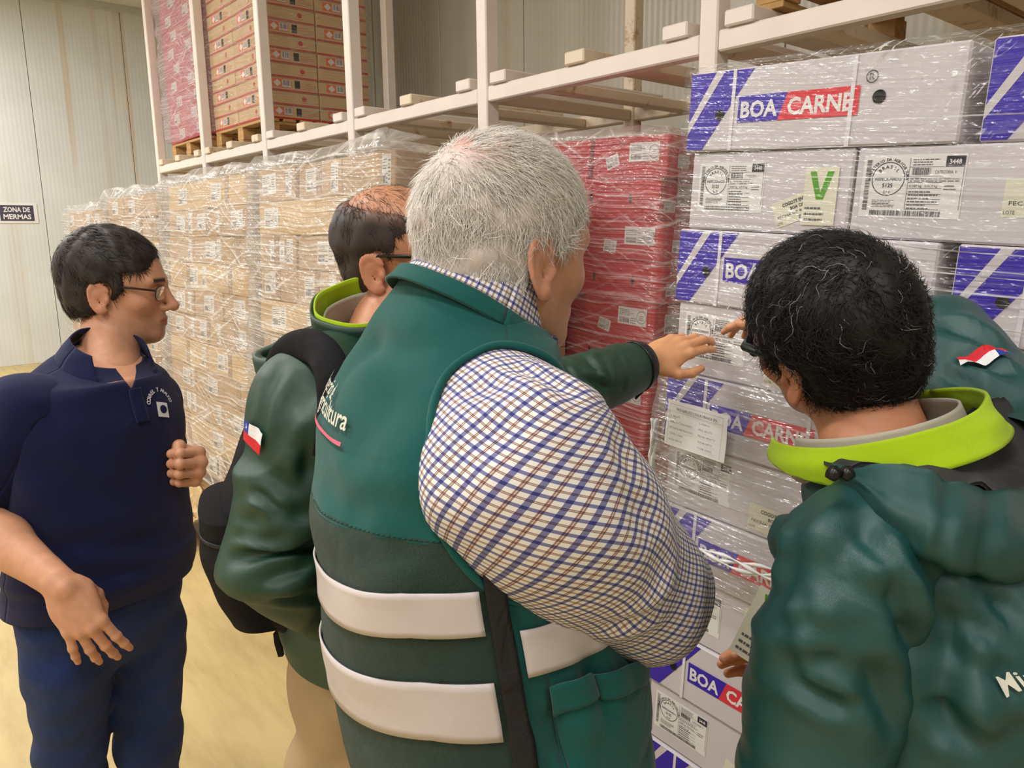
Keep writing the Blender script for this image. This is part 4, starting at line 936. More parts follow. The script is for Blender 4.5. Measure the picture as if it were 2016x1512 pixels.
NAVY = cloth('polo_navy', (16, 22, 66), .8, 800, .35, .1); JEAN = cloth('denim', (30, 50, 98), .85, 700, .5, .1); KHAKI = cloth('khaki', (176, 148, 108), .85); DARKT = cloth('trouser_dark', (44, 46, 56), .85)
BAG = cloth('bag_black', (16, 15, 20), .7, 500, .4, 0.0, .2); REFL = cloth('reflective_band', (200, 190, 189), .42, 900, .08, 0, .6, .03)
SHOE = mat('shoe_leather', (40, 32, 28), .45, .1, 12); BLK = mat('black_plastic', (16, 16, 18), .35, .05); STEEL = mat('chrome', (190, 190, 192), .25, .03, metallic=1.0)
ZIP = cloth('zip_black', (22, 22, 28), .6, 300, .6, 0, .4)
def plaid():
    m = bpy.data.materials.new('plaid_shirt'); m.use_nodes = True; N = m.node_tree.nodes; Lk = m.node_tree.links; b = N['Principled BSDF']; b.inputs['Roughness'].default_value = .85; b.inputs['Specular IOR Level'].default_value = .2; b.inputs['Sheen Weight'].default_value = .1
    uv = N.new('ShaderNodeUVMap'); sp = N.new('ShaderNodeSeparateXYZ'); Lk.new(uv.outputs[0], sp.inputs[0])
    def ma(op, x, y=None):
        n = N.new('ShaderNodeMath'); n.operation = op
        for i, q in enumerate((x, y)):
            if q is None: continue
            if isinstance(q, (int, float)): n.inputs[i].default_value = q
            else: Lk.new(q, n.inputs[i])
        return n.outputs[0]
    col = None
    P = .0128
    for ax in (0, 1):
        fr = ma('FRACT', ma('MULTIPLY', sp.outputs[ax], 1 / P)); d = ma('ABSOLUTE', ma('SUBTRACT', fr, .5)); bl = ma('LESS_THAN', d, .115); br = ma('MULTIPLY', ma('GREATER_THAN', d, .42), ma('LESS_THAN', d, .49))
        for msk, c in ((bl, (72, 78, 168)), (br, (150, 96, 84))):
            mx = N.new('ShaderNodeMix'); mx.data_type = 'RGBA'; mx.blend_type = 'MULTIPLY'; Lk.new(ma('MULTIPLY', msk, .82), mx.inputs['Factor']); mx.inputs['B'].default_value = (*s2l(c), 1)
            if col is None: mx.inputs['A'].default_value = (*s2l((232, 229, 224)), 1)
            else: Lk.new(col, mx.inputs['A'])
            col = mx.outputs['Result']
    Lk.new(col, b.inputs['Base Color'])
    nz = N.new('ShaderNodeTexNoise'); nz.inputs['Scale'].default_value = 30; nz.inputs['Detail'].default_value = 4; tc = N.new('ShaderNodeTexCoord'); Lk.new(tc.outputs['Object'], nz.inputs['Vector'])
    bp = N.new('ShaderNodeBump'); bp.inputs['Strength'].default_value = .2; bp.inputs['Distance'].default_value = .006; Lk.new(nz.outputs['Fac'], bp.inputs['Height']); Lk.new(bp.outputs[0], b.inputs['Normal']); return m
PLAID = plaid()
FLAG_R = mat('flag_red', (206, 34, 44), .7, .04, 30); FLAG_W = mat('flag_white', (226, 224, 226), .7, .03, 30); FLAG_B = mat('flag_blue', (30, 52, 150), .7, .04, 30)
PINKM = mat('print_pink', (216, 96, 120), .6, .04, 30); LETW = mat('print_pale', (206, 204, 188), .6, .04, 30)
def facing(deg): a = math.radians(deg); return Fh * math.cos(a) + R0 * math.sin(a), -Fh * math.sin(a) + R0 * math.cos(a)     # front, right
def head_frame(deg, pitch_d=0, roll_d=0):
    f, r = facing(deg); p = math.radians(pitch_d); f2 = f * math.cos(p) - Zv * math.sin(p); u = np.cross(r, f2); a = math.radians(roll_d)      # +roll: head tips to the person's right
    r2 = r * math.cos(a) - u * math.sin(a); u2 = u * math.cos(a) + r * math.sin(a); return np.stack([r2, f2, u2], 1)
def skin_cols(v, base, o):
    base = np.array(s2l(base)); n = len(v); c = np.tile(base, (n, 1)); x, y, z = np.abs(v[:, 0]), v[:, 1], v[:, 2]
    def mixc(w, rgb):
        nonlocal c; w = np.clip(w, 0, 1)[:, None]; c = c * (1 - w) + np.array(s2l(rgb)) * w
    sm = lambda d, e: np.clip(1 - d / e, 0, 1)
    b3 = np.array(base)
    red = tuple(np.array((196, 108, 88)) * .5 + np.array(o.get('base', (200, 150, 120))) * .5)
    mixc(sm(np.sqrt((x - .045) ** 2 + (y - .075) ** 2 + (z + .03) ** 2), .04) * .5, red); mixc(sm(np.sqrt(x ** 2 + (y - .112) ** 2 + (z + .034) ** 2), .022) * .55, red)
    mixc(((x > .073) & (y < .012) & (z > -.055) & (z < .03)) * .35, red)
    st = o.get('stubble', 0)
    if st: mixc(np.clip((-.048 - z) / .02, 0, 1) * np.clip((y - .0) / .03, 0, 1) * np.clip((z + .135) / .02, 0, 1) * st, o.get('stub_col', (96, 80, 72)))
    mixc((x < .024) * (y > .084) * sm(np.abs(z + .0665), .011) * 1.3 * .8, o.get('lip', (170, 96, 84)))
    mixc(((x > .012) & (x < .05) & (y > .06)) * sm(np.abs(z - .028 - .05 * (x - .025) * 0), .007) * 1.5, o.get('brow', (50, 40, 36)))
    return c
def make_head(root, org, o, pos, Rm, base, hair_rgb, groom, n_str, h=.003, hair_len=.035, width=.0005, lift=.25, curl=0.0, seed=1, shell=True, var=.25, hair_name='hair', spark=0.0, seg=5):
    v, f = surfnet(head_sdf(o), (-.17, -.24, -.34), (.17, .145, .15), h)
    c = skin_cols(v, base, {**o, 'base': base}); W = v @ Rm.T + pos - org
    hv, hf = surfnet(hair_sdf(o), (-.15, -.17, -.15), (.15, .14, .20), .0038)
    hn = vnormals(hv, hf); rs = np.random.default_rng(seed)
    hc = np.array(s2l(hair_rgb))
    if shell:
        lum = 1 + var * smooth_rand(hv, 55, seed)[:, None]; sc = np.array(s2l(o.get('under', hair_rgb))) * lum
        if 'scalp' in o:
            wz = np.clip(1 - np.linalg.norm((hv - np.array(o['scalp'][0])) / np.array(o['scalp'][1]), axis=1), 0, 1)[:, None]; wz = np.clip(wz * 1.6, 0, 1) * o['scalp'][3]; sc = sc * (1 - wz) + np.array(s2l(o['scalp'][2])) * wz
        hp = obj(hair_name, fast_mesh(hair_name, (hv + hn * (.0022 * smooth_rand(hv, 130, seed + 3)[:, None])) @ Rm.T + pos - org, hf, HAIRM, True, sc), root)
    roots = rs.integers(0, len(hv), n_str); roots = roots[(hn[roots][:, 2] > -.75)]
    L = o.get('lenfn'); ln = L(hv) * hair_len if L else hair_len
    sv, sf, per = strands(hv, hn, roots, ln, groom, seed, width, seg, lift, curl, jitter=o.get('jit', .25))
    cc = hc * (1 + var * rs.normal(size=len(roots)))[:, None].clip(.35, 1.9)
    if spark: k = rs.random(len(roots)) < spark; cc[k] = np.array(s2l((150, 146, 142)))
    so = obj('hair_strands', fast_mesh('hair_strands', sv @ Rm.T + pos - org, sf, HAIRM, True, np.repeat(cc, per, 0)), hp if shell else root); so['kind'] = 'stuff'
    if 'thin' in o:
        k = np.where((v[:, 2] > .062) & (v[:, 1] < .06) & (np.abs(v[:, 0]) < .07))[0]; vn_ = vnormals(v, f); rt = rs.choice(k, o['thin']); tv, tf, tper = strands(v, vn_, rt, .035, groom, seed + 50, .00035, 4, .10, .002, jitter=.35)
        so = obj('thin_hair', fast_mesh('thin_hair', tv @ Rm.T + pos - org, tf, HAIRM, True, np.tile(hc * 1.5, (len(tv), 1))), root); so['kind'] = 'stuff'
    # eyes
    for sx in (1, -1):
        mb = MB(); n1, n2 = 14, 10; ev = []; ef = []
        for i in range(n2 + 1):
            t = math.pi * i / n2
            for k in range(n1): a = 2 * math.pi * k / n1; ev.append((.0128 * math.sin(t) * math.cos(a), .0128 * math.cos(t), .0128 * math.sin(t) * math.sin(a)))
        for i in range(n2):
            for k in range(n1): ef.append((i * n1 + k, i * n1 + (k + 1) % n1, (i + 1) * n1 + (k + 1) % n1, (i + 1) * n1 + k))
        e = new_mesh('eye', np.array(ev) @ Rm.T + (np.array((sx * .031, .0768, .002)) @ Rm.T + pos - org), ef, [EYEW, IRIS], [1 if i < 2 else 0 for i in range(n2) for k in range(n1)], True); obj('eye', e, root)
    return W, f, c
def smooth_rand(p, freq, seed):
    r = np.random.default_rng(seed); s_ = np.zeros(len(p))
    for i in range(6): d = r.normal(size=3); d /= np.linalg.norm(d); s_ += np.sin((p @ d) * freq * r.uniform(.6, 1.6) + r.uniform(0, 6.28))
    return s_ / 3.0
def place_hand(pos, ydir, back, **kw):
    """ydir: wrist to fingers, back: back-of-hand direction"""
    y = nrm(ydir); z = nrm(np.array(back) - y * (np.array(back) @ y)); x = np.cross(y, z)
    if 'elbow' in kw:
        e = np.array(kw.pop('elbow')) - pos; kw['wr'] = np.array((e @ x, e @ y, e @ z)); kw.setdefault('fore', float(np.linalg.norm(e)))
    v, f, red = hand_mesh(**kw); return v @ np.stack([x, y, z], 1).T + pos, f, red
def hand_cols(red, base): return np.array(s2l(base)) * (1 - red[:, None] * .45) + np.array(s2l((206, 128, 104))) * red[:, None] * .45
def glasses(root, org, pos, Rm, frame_m, rim=True, w=.052, hgt=.036, r=.0016, y=.1, thick=1.0, lens_col=(200, 205, 205)):
    """spectacles: two lenses with rims, bridge and temples"""
    g = None; T = lambda p: np.array(p) @ Rm.T + pos - org
    outl = []
    for sx in (1, -1):
        pts = []
        for k in range(29):
            a = 2 * math.pi * k / 28; ex = np.sign(math.cos(a)) * abs(math.cos(a)) ** .65; ez = np.sign(math.sin(a)) * abs(math.sin(a)) ** .65; pts.append((sx * (.0335 + ex * w / 2 * .98), y - .010 * abs((.0335 + ex * w / 2) / .06) ** 2, -.001 + ez * hgt / 2))
        outl.append(pts)
    for pts in outl:
        q = MB(); q.tube(T(pts), r, 6, caps=False); g_ = obj('lens_rim', q.mesh('lens_rim', frame_m, True), root)
        me = new_mesh('lens', np.concatenate([T(pts[:-1]), T(pts[:-1]) + Rm[:, 1] * .0012]), [tuple(range(28))[::-1], tuple(range(28, 56))] + [(k, (k + 1) % 28, 28 + (k + 1) % 28, 28 + k) for k in range(28)], [LENS]); obj('lens', me, root)
    q = MB(); q.tube(T([(-.009, y, .006), (0, y + .003, .008), (.009, y, .006)]), r * 1.2, 6); obj('bridge', q.mesh('bridge', frame_m, True), root)
    for sx in (1, -1):
        q = MB(); q.tube(T([(sx * .0595, y - .010, .008), (sx * .070, y - .02, .010), (sx * .0775, .03, .014), (sx * .0815, -.005, .017), (sx * .0825, -.02, .006), (sx * .081, -.028, -.012)]), [r * 1.5 * thick, r * 1.7 * thick, r * 1.6 * thick, r * 1.5, r * 1.4, r], 6); obj('temple', q.mesh('temple', frame_m, True), root)
def lens_mat():
    m = bpy.data.materials.new('lens_glass'); m.use_nodes = True; N = m.node_tree.nodes; Lk = m.node_tree.links; N.remove(N['Principled BSDF']); t = N.new('ShaderNodeBsdfTransparent'); t.inputs[0].default_value = (.86, .87, .88, 1); g = N.new('ShaderNodeBsdfGlossy'); g.inputs['Roughness'].default_value = .03
    fr = N.new('ShaderNodeFresnel'); fr.inputs[0].default_value = 1.5; x = N.new('ShaderNodeMixShader'); Lk.new(fr.outputs[0], x.inputs[0]); Lk.new(t.outputs[0], x.inputs[1]); Lk.new(g.outputs[0], x.inputs[2]); Lk.new(x.outputs[0], N['Material Output'].inputs['Surface']); return m
LENS = lens_mat()
def flag_flat(w, h):
    f = Flat(); n, m_ = 12, 6
    for i in range(n):
        for j in range(m_): f.rect(w * i / n, h * j / m_, w * (i + 1) / n, h * (j + 1) / m_, 0 if j < m_ // 2 else (2 if i < n // 3 else 1))
    f.lift = 0
    st = []; cx, cy = w / 6, h * .75
    for k in range(10): a = math.pi / 2 + k * math.pi / 5; r = h * .17 if k % 2 == 0 else h * .068; st.append((cx + r * math.cos(a), cy + r * math.sin(a)))
    for k in range(10): f.poly([(cx, cy), st[k], st[(k + 1) % 10]], 1)
    # cut into a fine grid so that it can bend: keep as is, pieces are small
    return f
def shoes(root, org, ankles, f):
    for a in ankles:
        def fn(p): return smax(smin(ell(p, (0, .02, .045), (.045, .075, .055)), ell(p, (0, .10, .032), (.047, .105, .038)), .03), -p[:, 2], .004)
        v, q = surfnet(fn, (-.07, -.08, -.01), (.07, .23, .13), .010); r = np.cross(f, Zv); obj('shoe', fast_mesh('shoe', v @ np.stack([r, f, Zv], 1).T + np.array((a[0], a[1], 0.001)) - org, q, SHOE), root)
def trousers(root, org, hipc, f, r, hw, hd, zhip, zcrotch, knees, ankles, m, name='trousers', seed=3, r_th=.092, r_kn=.072, r_an=.066):
    """hips and two legs grown as one smooth garment"""
    h0 = np.array((*hipc[:2], 0.0)); B = np.stack([r, f, Zv], 1); K = [(np.array(k) - h0) @ B for k in knees]; A = [(np.array(a) - h0) @ B for a in ankles]
    def fn(p):
        top = ell(p, (0, -.012, (zhip + zcrotch) / 2 + .02), (hw, hd * 1.02, (zhip - zcrotch) * .75))
        d = smin(top, ell(p, (0, 0, zhip), (hw * .97, hd * .95, .09)), .03)
        for sg, k, a in ((1, K[0], A[0]), (-1, K[1], A[1])):
            t = np.array((sg * hw * .52, -.005, zcrotch + .02)); l = smin(cone(p, t, k, r_th, r_kn), cone(p, k, a, r_kn, r_an), .03); d = smin(d, l, .025)
        z = p[:, 2]; w = .0018 * np.sin(z * 70 + p[:, 0] * 40 + 2 * np.sin(p[:, 1] * 30)) + .0022 * np.sin(z * 33 - p[:, 1] * 50 + seed)
        return smax(d + w, z - zhip, .01)
    lo = np.minimum(np.min([K, A], axis=(0, 1)) - .11, (-hw - .04, -hd - .05, 0)); hi = np.maximum(np.max([K, A], axis=(0, 1)) + .11, (hw + .04, hd + .05, zhip + .02)); lo[2] = min(a[2] for a in A) - .02
    v, q = surfnet(fn, lo, hi, .0085); v = v @ B.T + h0; n = vnormals(v, q)
    uv = np.stack([(v - h0) @ r + (v - h0) @ f, v[:, 2]], 1); e = obj(name, fast_mesh(name, v - org, q, m, True, None, uv), root)
    v2, q2 = surfnet(lambda p: fn(p) + .012, lo, hi, .02); return e, [(v2 @ B.T + h0, q2)]
def empty_child(name, root): o = bpy.data.objects.new(name, None); o.empty_display_size = .05; return link(o, root)
def person(label, base): return empty('person', base, label, 'person')
def add_body(root, org, parts):
    v, f, c = join_parts(parts); return obj('body', fast_mesh('body', v, f, SKIN, True, c), root)
def trunk(L, org, base, k=.90, cut=0):
    """the body under a garment: the same rings, slimmer, closed at the top"""
    P = L.P[:L.nv - cut:5, :-1:4]; c = P.mean(1, keepdims=True); P = c + (P - c) * k; top = P[-1:]; ct = c[-1:]; up = nrm((c[-1] - c[-3])[0]); P = np.concatenate([P, ct + (top - ct) * .75 + up * .004, ct + (top - ct) * .05 + up * .006]); n, m_ = P.shape[:2]
    j, i = np.meshgrid(np.arange(n - 1), np.arange(m_), indexing='ij'); F = np.stack([j * m_ + i, j * m_ + (i + 1) % m_, (j + 1) * m_ + (i + 1) % m_, (j + 1) * m_ + i], -1).reshape(-1, 4)
    return (P.reshape(-1, 3) - org, F[:, ::-1] if L.flip else F, np.tile(np.array(s2l(base)), (n * m_, 1)))

def arm_in(pts, rads, org, base):
    L = tube_loft(pts, rads, Zv if abs(nrm(np.array(pts[-1]) - pts[0])[2]) < .9 else Rv, 1.0, 16, 24); v, q = loft_vf(L); return (v - org, q, np.tile(np.array(s2l(base)), (len(v), 1)))
def proj(P):
    v = P - CO; z = v @ Fw; return np.stack([1008 + FPX * (v @ Rv) / z, 756 - FPX * (v @ Uv) / z], -1), z
def uv_pix(L, x, y):
    """surface parameters of the point of loft L that the photograph shows at pixel x, y"""
    q, z = proj(L.P[:, :-1]); d = np.hypot(q[..., 0] - x, q[..., 1] - y); vis = ((L.P[:, :-1] - CO) * L.N[:, :-1]).sum(-1) < 0; d = np.where(vis, d, 1e9); j, i = np.unravel_index(np.argmin(d), d.shape); return i / L.nu, j / (L.nv - 1)
def decal(name, L, flat, mats, org, uc, vc, rot=0.0, off=.003):
    P = np.array(flat.v)[:, [0, 2]]; e = 1e-2; p0 = L.at(uc, vc); du = (L.at(uc + e, vc) - L.at(uc - e, vc)) / (2 * e); dv = (L.at(uc, min(1, vc + e)) - L.at(uc, max(0, vc - e))) / (2 * e)
    su = np.linalg.norm(du); sv = np.linalg.norm(dv); q0, _ = proj(p0[None]); q1, _ = proj((p0 + du * .01)[None]); q2, _ = proj((p0 + dv * .01)[None])
    sx = 1 if q1[0, 0] > q0[0, 0] else -1; sy = 1 if q2[0, 1] < q0[0, 1] else -1; c, s_ = math.cos(rot), math.sin(rot); X = P[:, 0] * c - P[:, 1] * s_; Y = P[:, 0] * s_ + P[:, 1] * c
    return new_mesh(name, L.at(uc + sx * X / su, vc + sy * Y / sv, off) - org, flat.f, mats, flat.mi)
def ring(px_, py_, d, r, f, a, bf, bb, e=2.2): return (at(px_, py_, d), r, f, a, bf, bb, e)
def line_dist(P, a, d): q = P - a; d = nrm(d); t = q @ d; return q - t[..., None] * d, t
def collar_band(name, m, org, c, axis, side, r0, r1, h, thick=.003, gap=None, nu=64, wave=0.0, e=2.0, seed=1, front=1.0, taper=0.0):
    """standing or folded band round a neck; gap = (u centre, half width) left open"""
    axis = nrm(axis); a = nrm(np.array(side) - axis * (np.array(side) @ axis)); b = np.cross(axis, a)
    L = Loft([(c, a, b, r0, r0 * front, r0, e), (c + axis * h * .5, a, b, (r0 + r1) / 2, (r0 + r1) / 2 * front, (r0 + r1) / 2, e), (c + axis * h, a, b, r1, r1 * front, r1, e)], nu, 12)
    if wave: L.disp(wave * L.noise(14, 3, seed))
    mask = None
    if gap is not None:
        U, V = L.uvgrid(); du = np.abs((U - gap[0] + .5) % 1 - .5); mask = du - gap[1] * (1 + .5 * V)
        if taper: mask = np.minimum(mask, (V - taper * np.clip(1 - (du - gap[1]) / .2, 0, 1)) * .3 + 1e-4)
    return L, L.mesh(name, m, org, mask, thick=thick)
def radial_groom(w0, down=.05, fwd=0.0, swirl=0.0):
    w0 = np.array(w0)
    def fn(P, N, r):
        D = P - w0; D[:, 2] -= down; D[:, 1] += fwd * np.clip(P[:, 2] - .05, 0, .1) * 10
        D /= np.linalg.norm(D, axis=1)[:, None] + 1e-9
        if swirl: D = D + swirl * np.cross(N, D)
        return D
    return fn
# =========================================================== old man in the green vest
SK_C = (204, 152, 122)
f, r = facing(63); c8 = at(880, 800, .93); org = np.array([*at(960, 1300, 1.0)[:2], 0.0])
pC = person('white-haired person in plaid shirt and green reflective vest, leaning toward the cartons', org)
lean = nrm(Zv * 1.0); 
ringsC = [ring(985, 1660, 1.03, r, f, .185, .175, .175), ring(982, 1512, 1.00, r, f, .195, .18, .183), ring(966, 1400, .98, r, f, .196, .182, .182), ring(946, 1280, .97, r, f, .196, .185, .18), ring(918, 1130, .95, r, f, .196, .168, .176),
          ring(893, 1000, .94, r, f, .197, .15, .17), ring(882, 900, .935, r, f, .197, .135, .155), ring(880, 800, .93, r, f, .192, .125, .14), ring(888, 725, .93, r, f, .178, .115, .122), ring(897, 672, .93, r, f, .150, .105, .105), (at(914, 632, .93), r, nrm(f - Zv * .25), .118, .098, .095, 2.2), (at(930, 604, .928), r, nrm(f - Zv * .45), .099, .095, .09, 2.1)]
LC = Loft(ringsC, 180, 230); U, V = LC.uvgrid()
LC.disp(.004 * LC.noise(5, 6, 11, .15) + .006 * LC.noise(9, 8, 12, .5) * np.clip(V * 1.6 - .1, 0, 1) * (V < .8) + .004 * LC.noise(12, 26, 13, .4) * np.exp(-((V - .22) / .16) ** 2) * 1.5)
LC.creases([(640, 950, 720, 1030, .02, .005), (720, 680, 840, 700, .02, .005), (700, 1080, 830, 1095, .02, .005), (1040, 1100, 1100, 1190, .016, .007), (1150, 1290, 1190, 1420, .016, .008), (690, 1000, 830, 1040, .03, .006), (660, 760, 760, 640, .03, .006), (1080, 1400, 1110, 1500, .018, .008), (700, 900, 800, 760, .04, .005)])
S0 = c8 + r * .16 + Zv * (-.015) + f * .012
hole, t = line_dist(LC.P, S0, r); hz = hole @ Zv; hh = hole @ f
side = ((LC.P - c8) @ r)
arm_ = np.hypot((hz + .02) / .125, hh / .105) - 1; armR = np.where(side > .03, arm_, 1.0); armL = np.where(side < -.03, arm_, 1.0); arms = np.minimum(armR, armL)
SH = Loft(ringsC, 110, 120); SH.disp(-.015 + .004 * SH.noise(10, 10, 21, .3))
shirt = empty_child('plaid_shirt', pC); obj('shirt_body', SH.mesh('shirt_body', PLAID, org), shirt)
vest = empty_child('vest', pC); vy = lambda x, y: uv_pix(LC, x, y)[1]; vz = vy(800, 1064); MN = lambda *a: np.minimum.reduce(a)
hemf = V - .02
obj('vest_yoke', LC.mesh('vest_yoke', VEST, org, MN(arms, (V - vz + .004) * 3), thick=.004), vest)
def hole_edge(sgn):
    h0 = S0 if sgn > 0 else S0 - r * .32; d = r * sgn; pts = []
    for a in np.linspace(0, 2 * math.pi, 72, endpoint=False):
        tgt = h0 + Zv * (.125 * math.sin(a) - .02) + f * (.105 * math.cos(a)); q_, _ = line_dist(LC.P, tgt, d); k = np.where(((LC.P - c8) @ d) > .02, np.linalg.norm(q_, axis=-1), 9); j_, i_ = np.unravel_index(np.argmin(k), k.shape); pts.append(LC.P[j_, i_] - LC.N[j_, i_] * .001)
    pts = np.array(pts); 
    for _ in range(3): pts = (np.roll(pts, 1, 0) + pts * 2 + np.roll(pts, -1, 0)) / 4
    return np.concatenate([pts, pts[:2]])
for sg_ in (1, -1):
    mb = MB(); mb.tube(hole_edge(sg_) - org, .0045, 8, caps=False); obj('armhole_binding', mb.mesh('armhole_binding', VEST, True), vest)
zu, zv = uv_pix(LC, 1000, 1330)
du_z = (U - zu + .5) % 1 - .5
obj('vest_mesh_back', LC.mesh('vest_mesh_back', VMESH, org, MN(arms, (vz + .004 - V) * 3, hemf, np.minimum(.003 - du_z, du_z + .5) * 3), thick=.004), vest)
obj('vest_front_panel', LC.mesh('vest_front_panel', VEST, org, MN(arms, (vz + .004 - V) * 3, hemf, np.minimum(du_z + .003, .4995 - du_z) * 3), thick=.004), vest)
sag = lambda v: (lambda u: v - .05 * np.clip((-((u - zu + .5) % 1 - .5) - .08) / .2, 0, 1))
for nm, up, lo, ua, ub in (('reflective_band', vy(800, 1163), vy(800, 1253), -.34, -.014), ('reflective_band', vy(800, 1338), vy(800, 1436), -.34, -.014), ('reflective_band', vy(1040, 1236), vy(1040, 1330), .016, .34)):
    obj(nm, LC.patch(nm, REFL, org, zu + ua, zu + ub, sag(lo), sag(up), 60, 8, .004, .002), vest)
obj('zip', LC.patch('zip', ZIP, org, zu - .009, zu + .010, .022, vy(985, 1075), 6, 110, .0075, .005), vest)
def vline(pts):
    uvs = [uv_pix(LC, *q) for q in pts]; uu = np.array([(q[0] - zu + .5) % 1 - .5 for q in uvs]); o_ = np.argsort(uu); vv = np.array([q[1] for q in uvs])[o_]; uu = uu[o_]; return lambda u: np.interp((u - zu + .5) % 1 - .5, uu, vv)
pk = vline([(1040, 1370), (1100, 1350), (1200, 1330), (1260, 1300)])
obj('pocket', LC.patch('pocket', VEST, org, zu + .035, zu + .20, .03, pk, 30, 26, .010, .006), vest)
obj('pocket_flap', LC.patch('pocket_flap', VEST, org, zu + .03, zu + .205, lambda u: pk(u) - .03, lambda u: pk(u) + .012, 30, 8, .014, .004), vest)
# lettering across the back
fl = Flat(); fl.text('Agricultura', 0, 0, .029, 0, 'r', .012); [fl.rect(-.16 + .01 * k, -.018, -.15 + .01 * k, -.0135, 1) for k in range(16)]
fl2 = Flat(); fl2.text('Ministerio de', 0, 0, .027, 0, 'r', .008)
u_, v_ = uv_pix(LC, 689, 852); obj('lettering', decal('lettering', LC, fl, [LETW, PINKM], org, u_, v_, -.03, .0055), vest)
u_, v_ = uv_pix(LC, 660, 792); obj('lettering', decal('lettering', LC, fl2, [LETW, PINKM], org, u_, v_, -.03, .0055), vest)
# head, collars
hpC = at(1000, 496, .935); RmC = head_frame(50, 6, 4); nb = at(925, 600, .935); nax = nrm(hpC - RmC[:, 2] * .06 - nb)
cax = nrm(Zv + f * .62 - r * .05); cc = at(934, 585, .925)
_, me = collar_band('shirt_collar', PLAID, org, cc - cax * .02, cax, r, .092, .080, .052, .003, (.25, .04), wave=.0015, front=1.05, nu=96); obj('shirt_collar', me, shirt)
_, me = collar_band('vest_collar', VEST, org, cc - cax * .030, cax, r, .104, .097, .020, .004, (.25, .09), wave=.001, front=1.1, nu=96); obj('vest_collar', me, vest)
oC = dict(hair=.014, nape=.080, neck=((0, -.022, -.07), tuple((nb - Zv * .05 - hpC) @ RmC), .062, .070), face=1.03, jaw=1.05, burn=.012, under=(192, 180, 174), scalp=((0.02, -.055, .13), (.065, .075, .06), (212, 150, 136), .9), brow=(190, 186, 180), ear=1.08, jit=.32, line=.045)
hC = make_head(pC, org, oC, hpC, RmC, SK_C, (238, 232, 226), radial_groom((.0, -.055, .135), .03, .25), 17000, hair_len=.038, width=.00043, lift=.15, curl=.0022, seed=5, var=.14, seg=5)
# right sleeve: shoulder, elbow, forearm turned away
E_ = at(1262, 1158, .93); Wr = at(1120, 1120, 1.14); A0 = S0 - r * .10 + Zv * .01; A1 = S0 + r * .03 - Zv * .035 + f * .0
pts = [A0, A1 * .6 + S0 * .4, A1 + (E_ - A1) * .33, A1 + (E_ - A1) * .68, E_ + nrm(E_ - A1) * .012, E_ + (Wr - E_) * .45, Wr]
TC = tube_loft(pts, [.098, .108, .104, .092, .082, .068, .05], Zv, 1.0, 100, 160); U2, V2 = TC.uvgrid()
TC.disp(.003 * TC.noise(6, 7, 31, .6) + .004 * TC.noise(8, 18, 32, .9) + .006 * np.exp(-((V2 - .55) / .1) ** 2) * TC.noise(5, 24, 33, .4))
TC.creases([(930, 760, 1240, 930, .02, .010), (900, 930, 1130, 1080, .022, .009), (950, 860, 1290, 1040, .022, .008), (1000, 720, 1130, 790, .014, .007), (1130, 1170, 1290, 1100, .02, .007), (1190, 1230, 1320, 1170, .014, .006)])
obj('right_sleeve', TC.mesh('right_sleeve', PLAID, org), shirt)
# left sleeve, bent in front of the belly
SL = c8 - r * .14 - Zv * .02; EL = SL - r * .02 + f * .09 - Zv * .27; WL = at(1010, 1175, 1.16)
TL_ = tube_loft([SL + r * .08, SL, (SL + EL) / 2, EL, (EL + WL) / 2, WL], [.075, .075, .068, .058, .05, .044], Zv, 1.0, 64, 100); TL_.disp(.005 * TL_.noise(6, 14, 36, .6)); obj('left_sleeve', TL_.mesh('left_sleeve', PLAID, org), shirt)
parts = [hC, trunk(SH, org, SK_C)]
for (w_, e_, mir, bk) in ((Wr, E_, True, r), (WL, EL, False, Zv)):
    hv_, hf_, rd = place_hand(w_ + nrm(w_ - e_) * .02, w_ - e_, bk, curl=[(35, 45, 30)] * 4, spread=(6, 2, -3, -8), thumb=[(.030, .02, -.008), (.048, .045, -.026), (.048, .07, -.036), (.042, .092, -.042)], left=mir, fore=.12, fr=(.027, .036))
    parts.append((hv_ - org, hf_, hand_cols(rd, SK_C)))
zh = float(at(985, 1660, 1.03)[2]) + .05; hc = at(985, 1600, 1.02)
kn = [np.array((*(hc[:2] + r[:2] * s_ * .10 + f[:2] * .02), .50)) for s_ in (1, -1)]; an = [np.array((*(hc[:2] + r[:2] * s_ * .11), .06)) for s_ in (1, -1)]
_, tp_ = trousers(pC, org, hc, f, r, .175, .155, zh, zh - .22, kn, an, DARKT); parts += [(v - org, q, np.tile(np.array(s2l(SK_C)), (len(v), 1))) for v, q in tp_]
parts += [arm_in([c8, S0, E_, Wr], [.06, .055, .045, .03], org, SK_C), arm_in([c8, SL, EL, WL], [.06, .05, .04, .03], org, SK_C)]
shoes(pC, org, an, f); add_body(pC, org, parts)
# =========================================================== man in the navy polo
SK_A = (206, 150, 118)
f, r = facing(122); org = np.array([*at(195, 1100, 1.66)[:2], 0.0])
pA = person('dark-haired person in navy polo shirt, jeans and glasses standing with hand on hip', org)
ringsA = [ring(204, 1150, 1.71, r, f, .195, .142, .15), ring(203, 1120, 1.70, r, f, .198, .147, .15), ring(198, 1040, 1.685, r, f, .192, .142, .14), ring(192, 960, 1.67, r, f, .19, .138, .134), ring(186, 870, 1.655, r, f, .192, .132, .13), ring(182, 815, 1.645, r, f, .19, .125, .125), ring(182, 780, 1.64, r, f, .178, .112, .115), ring(188, 746, 1.64, r, f, .152, .097, .102), (at(200, 722, 1.65), r, nrm(f - Zv * .25), .116, .084, .09, 2.2), (at(208, 706, 1.66), r, nrm(f - Zv * .4), .086, .074, .074, 2.1), (at(212, 694, 1.668), r, nrm(f - Zv * .45), .072, .068, .064, 2.0)]
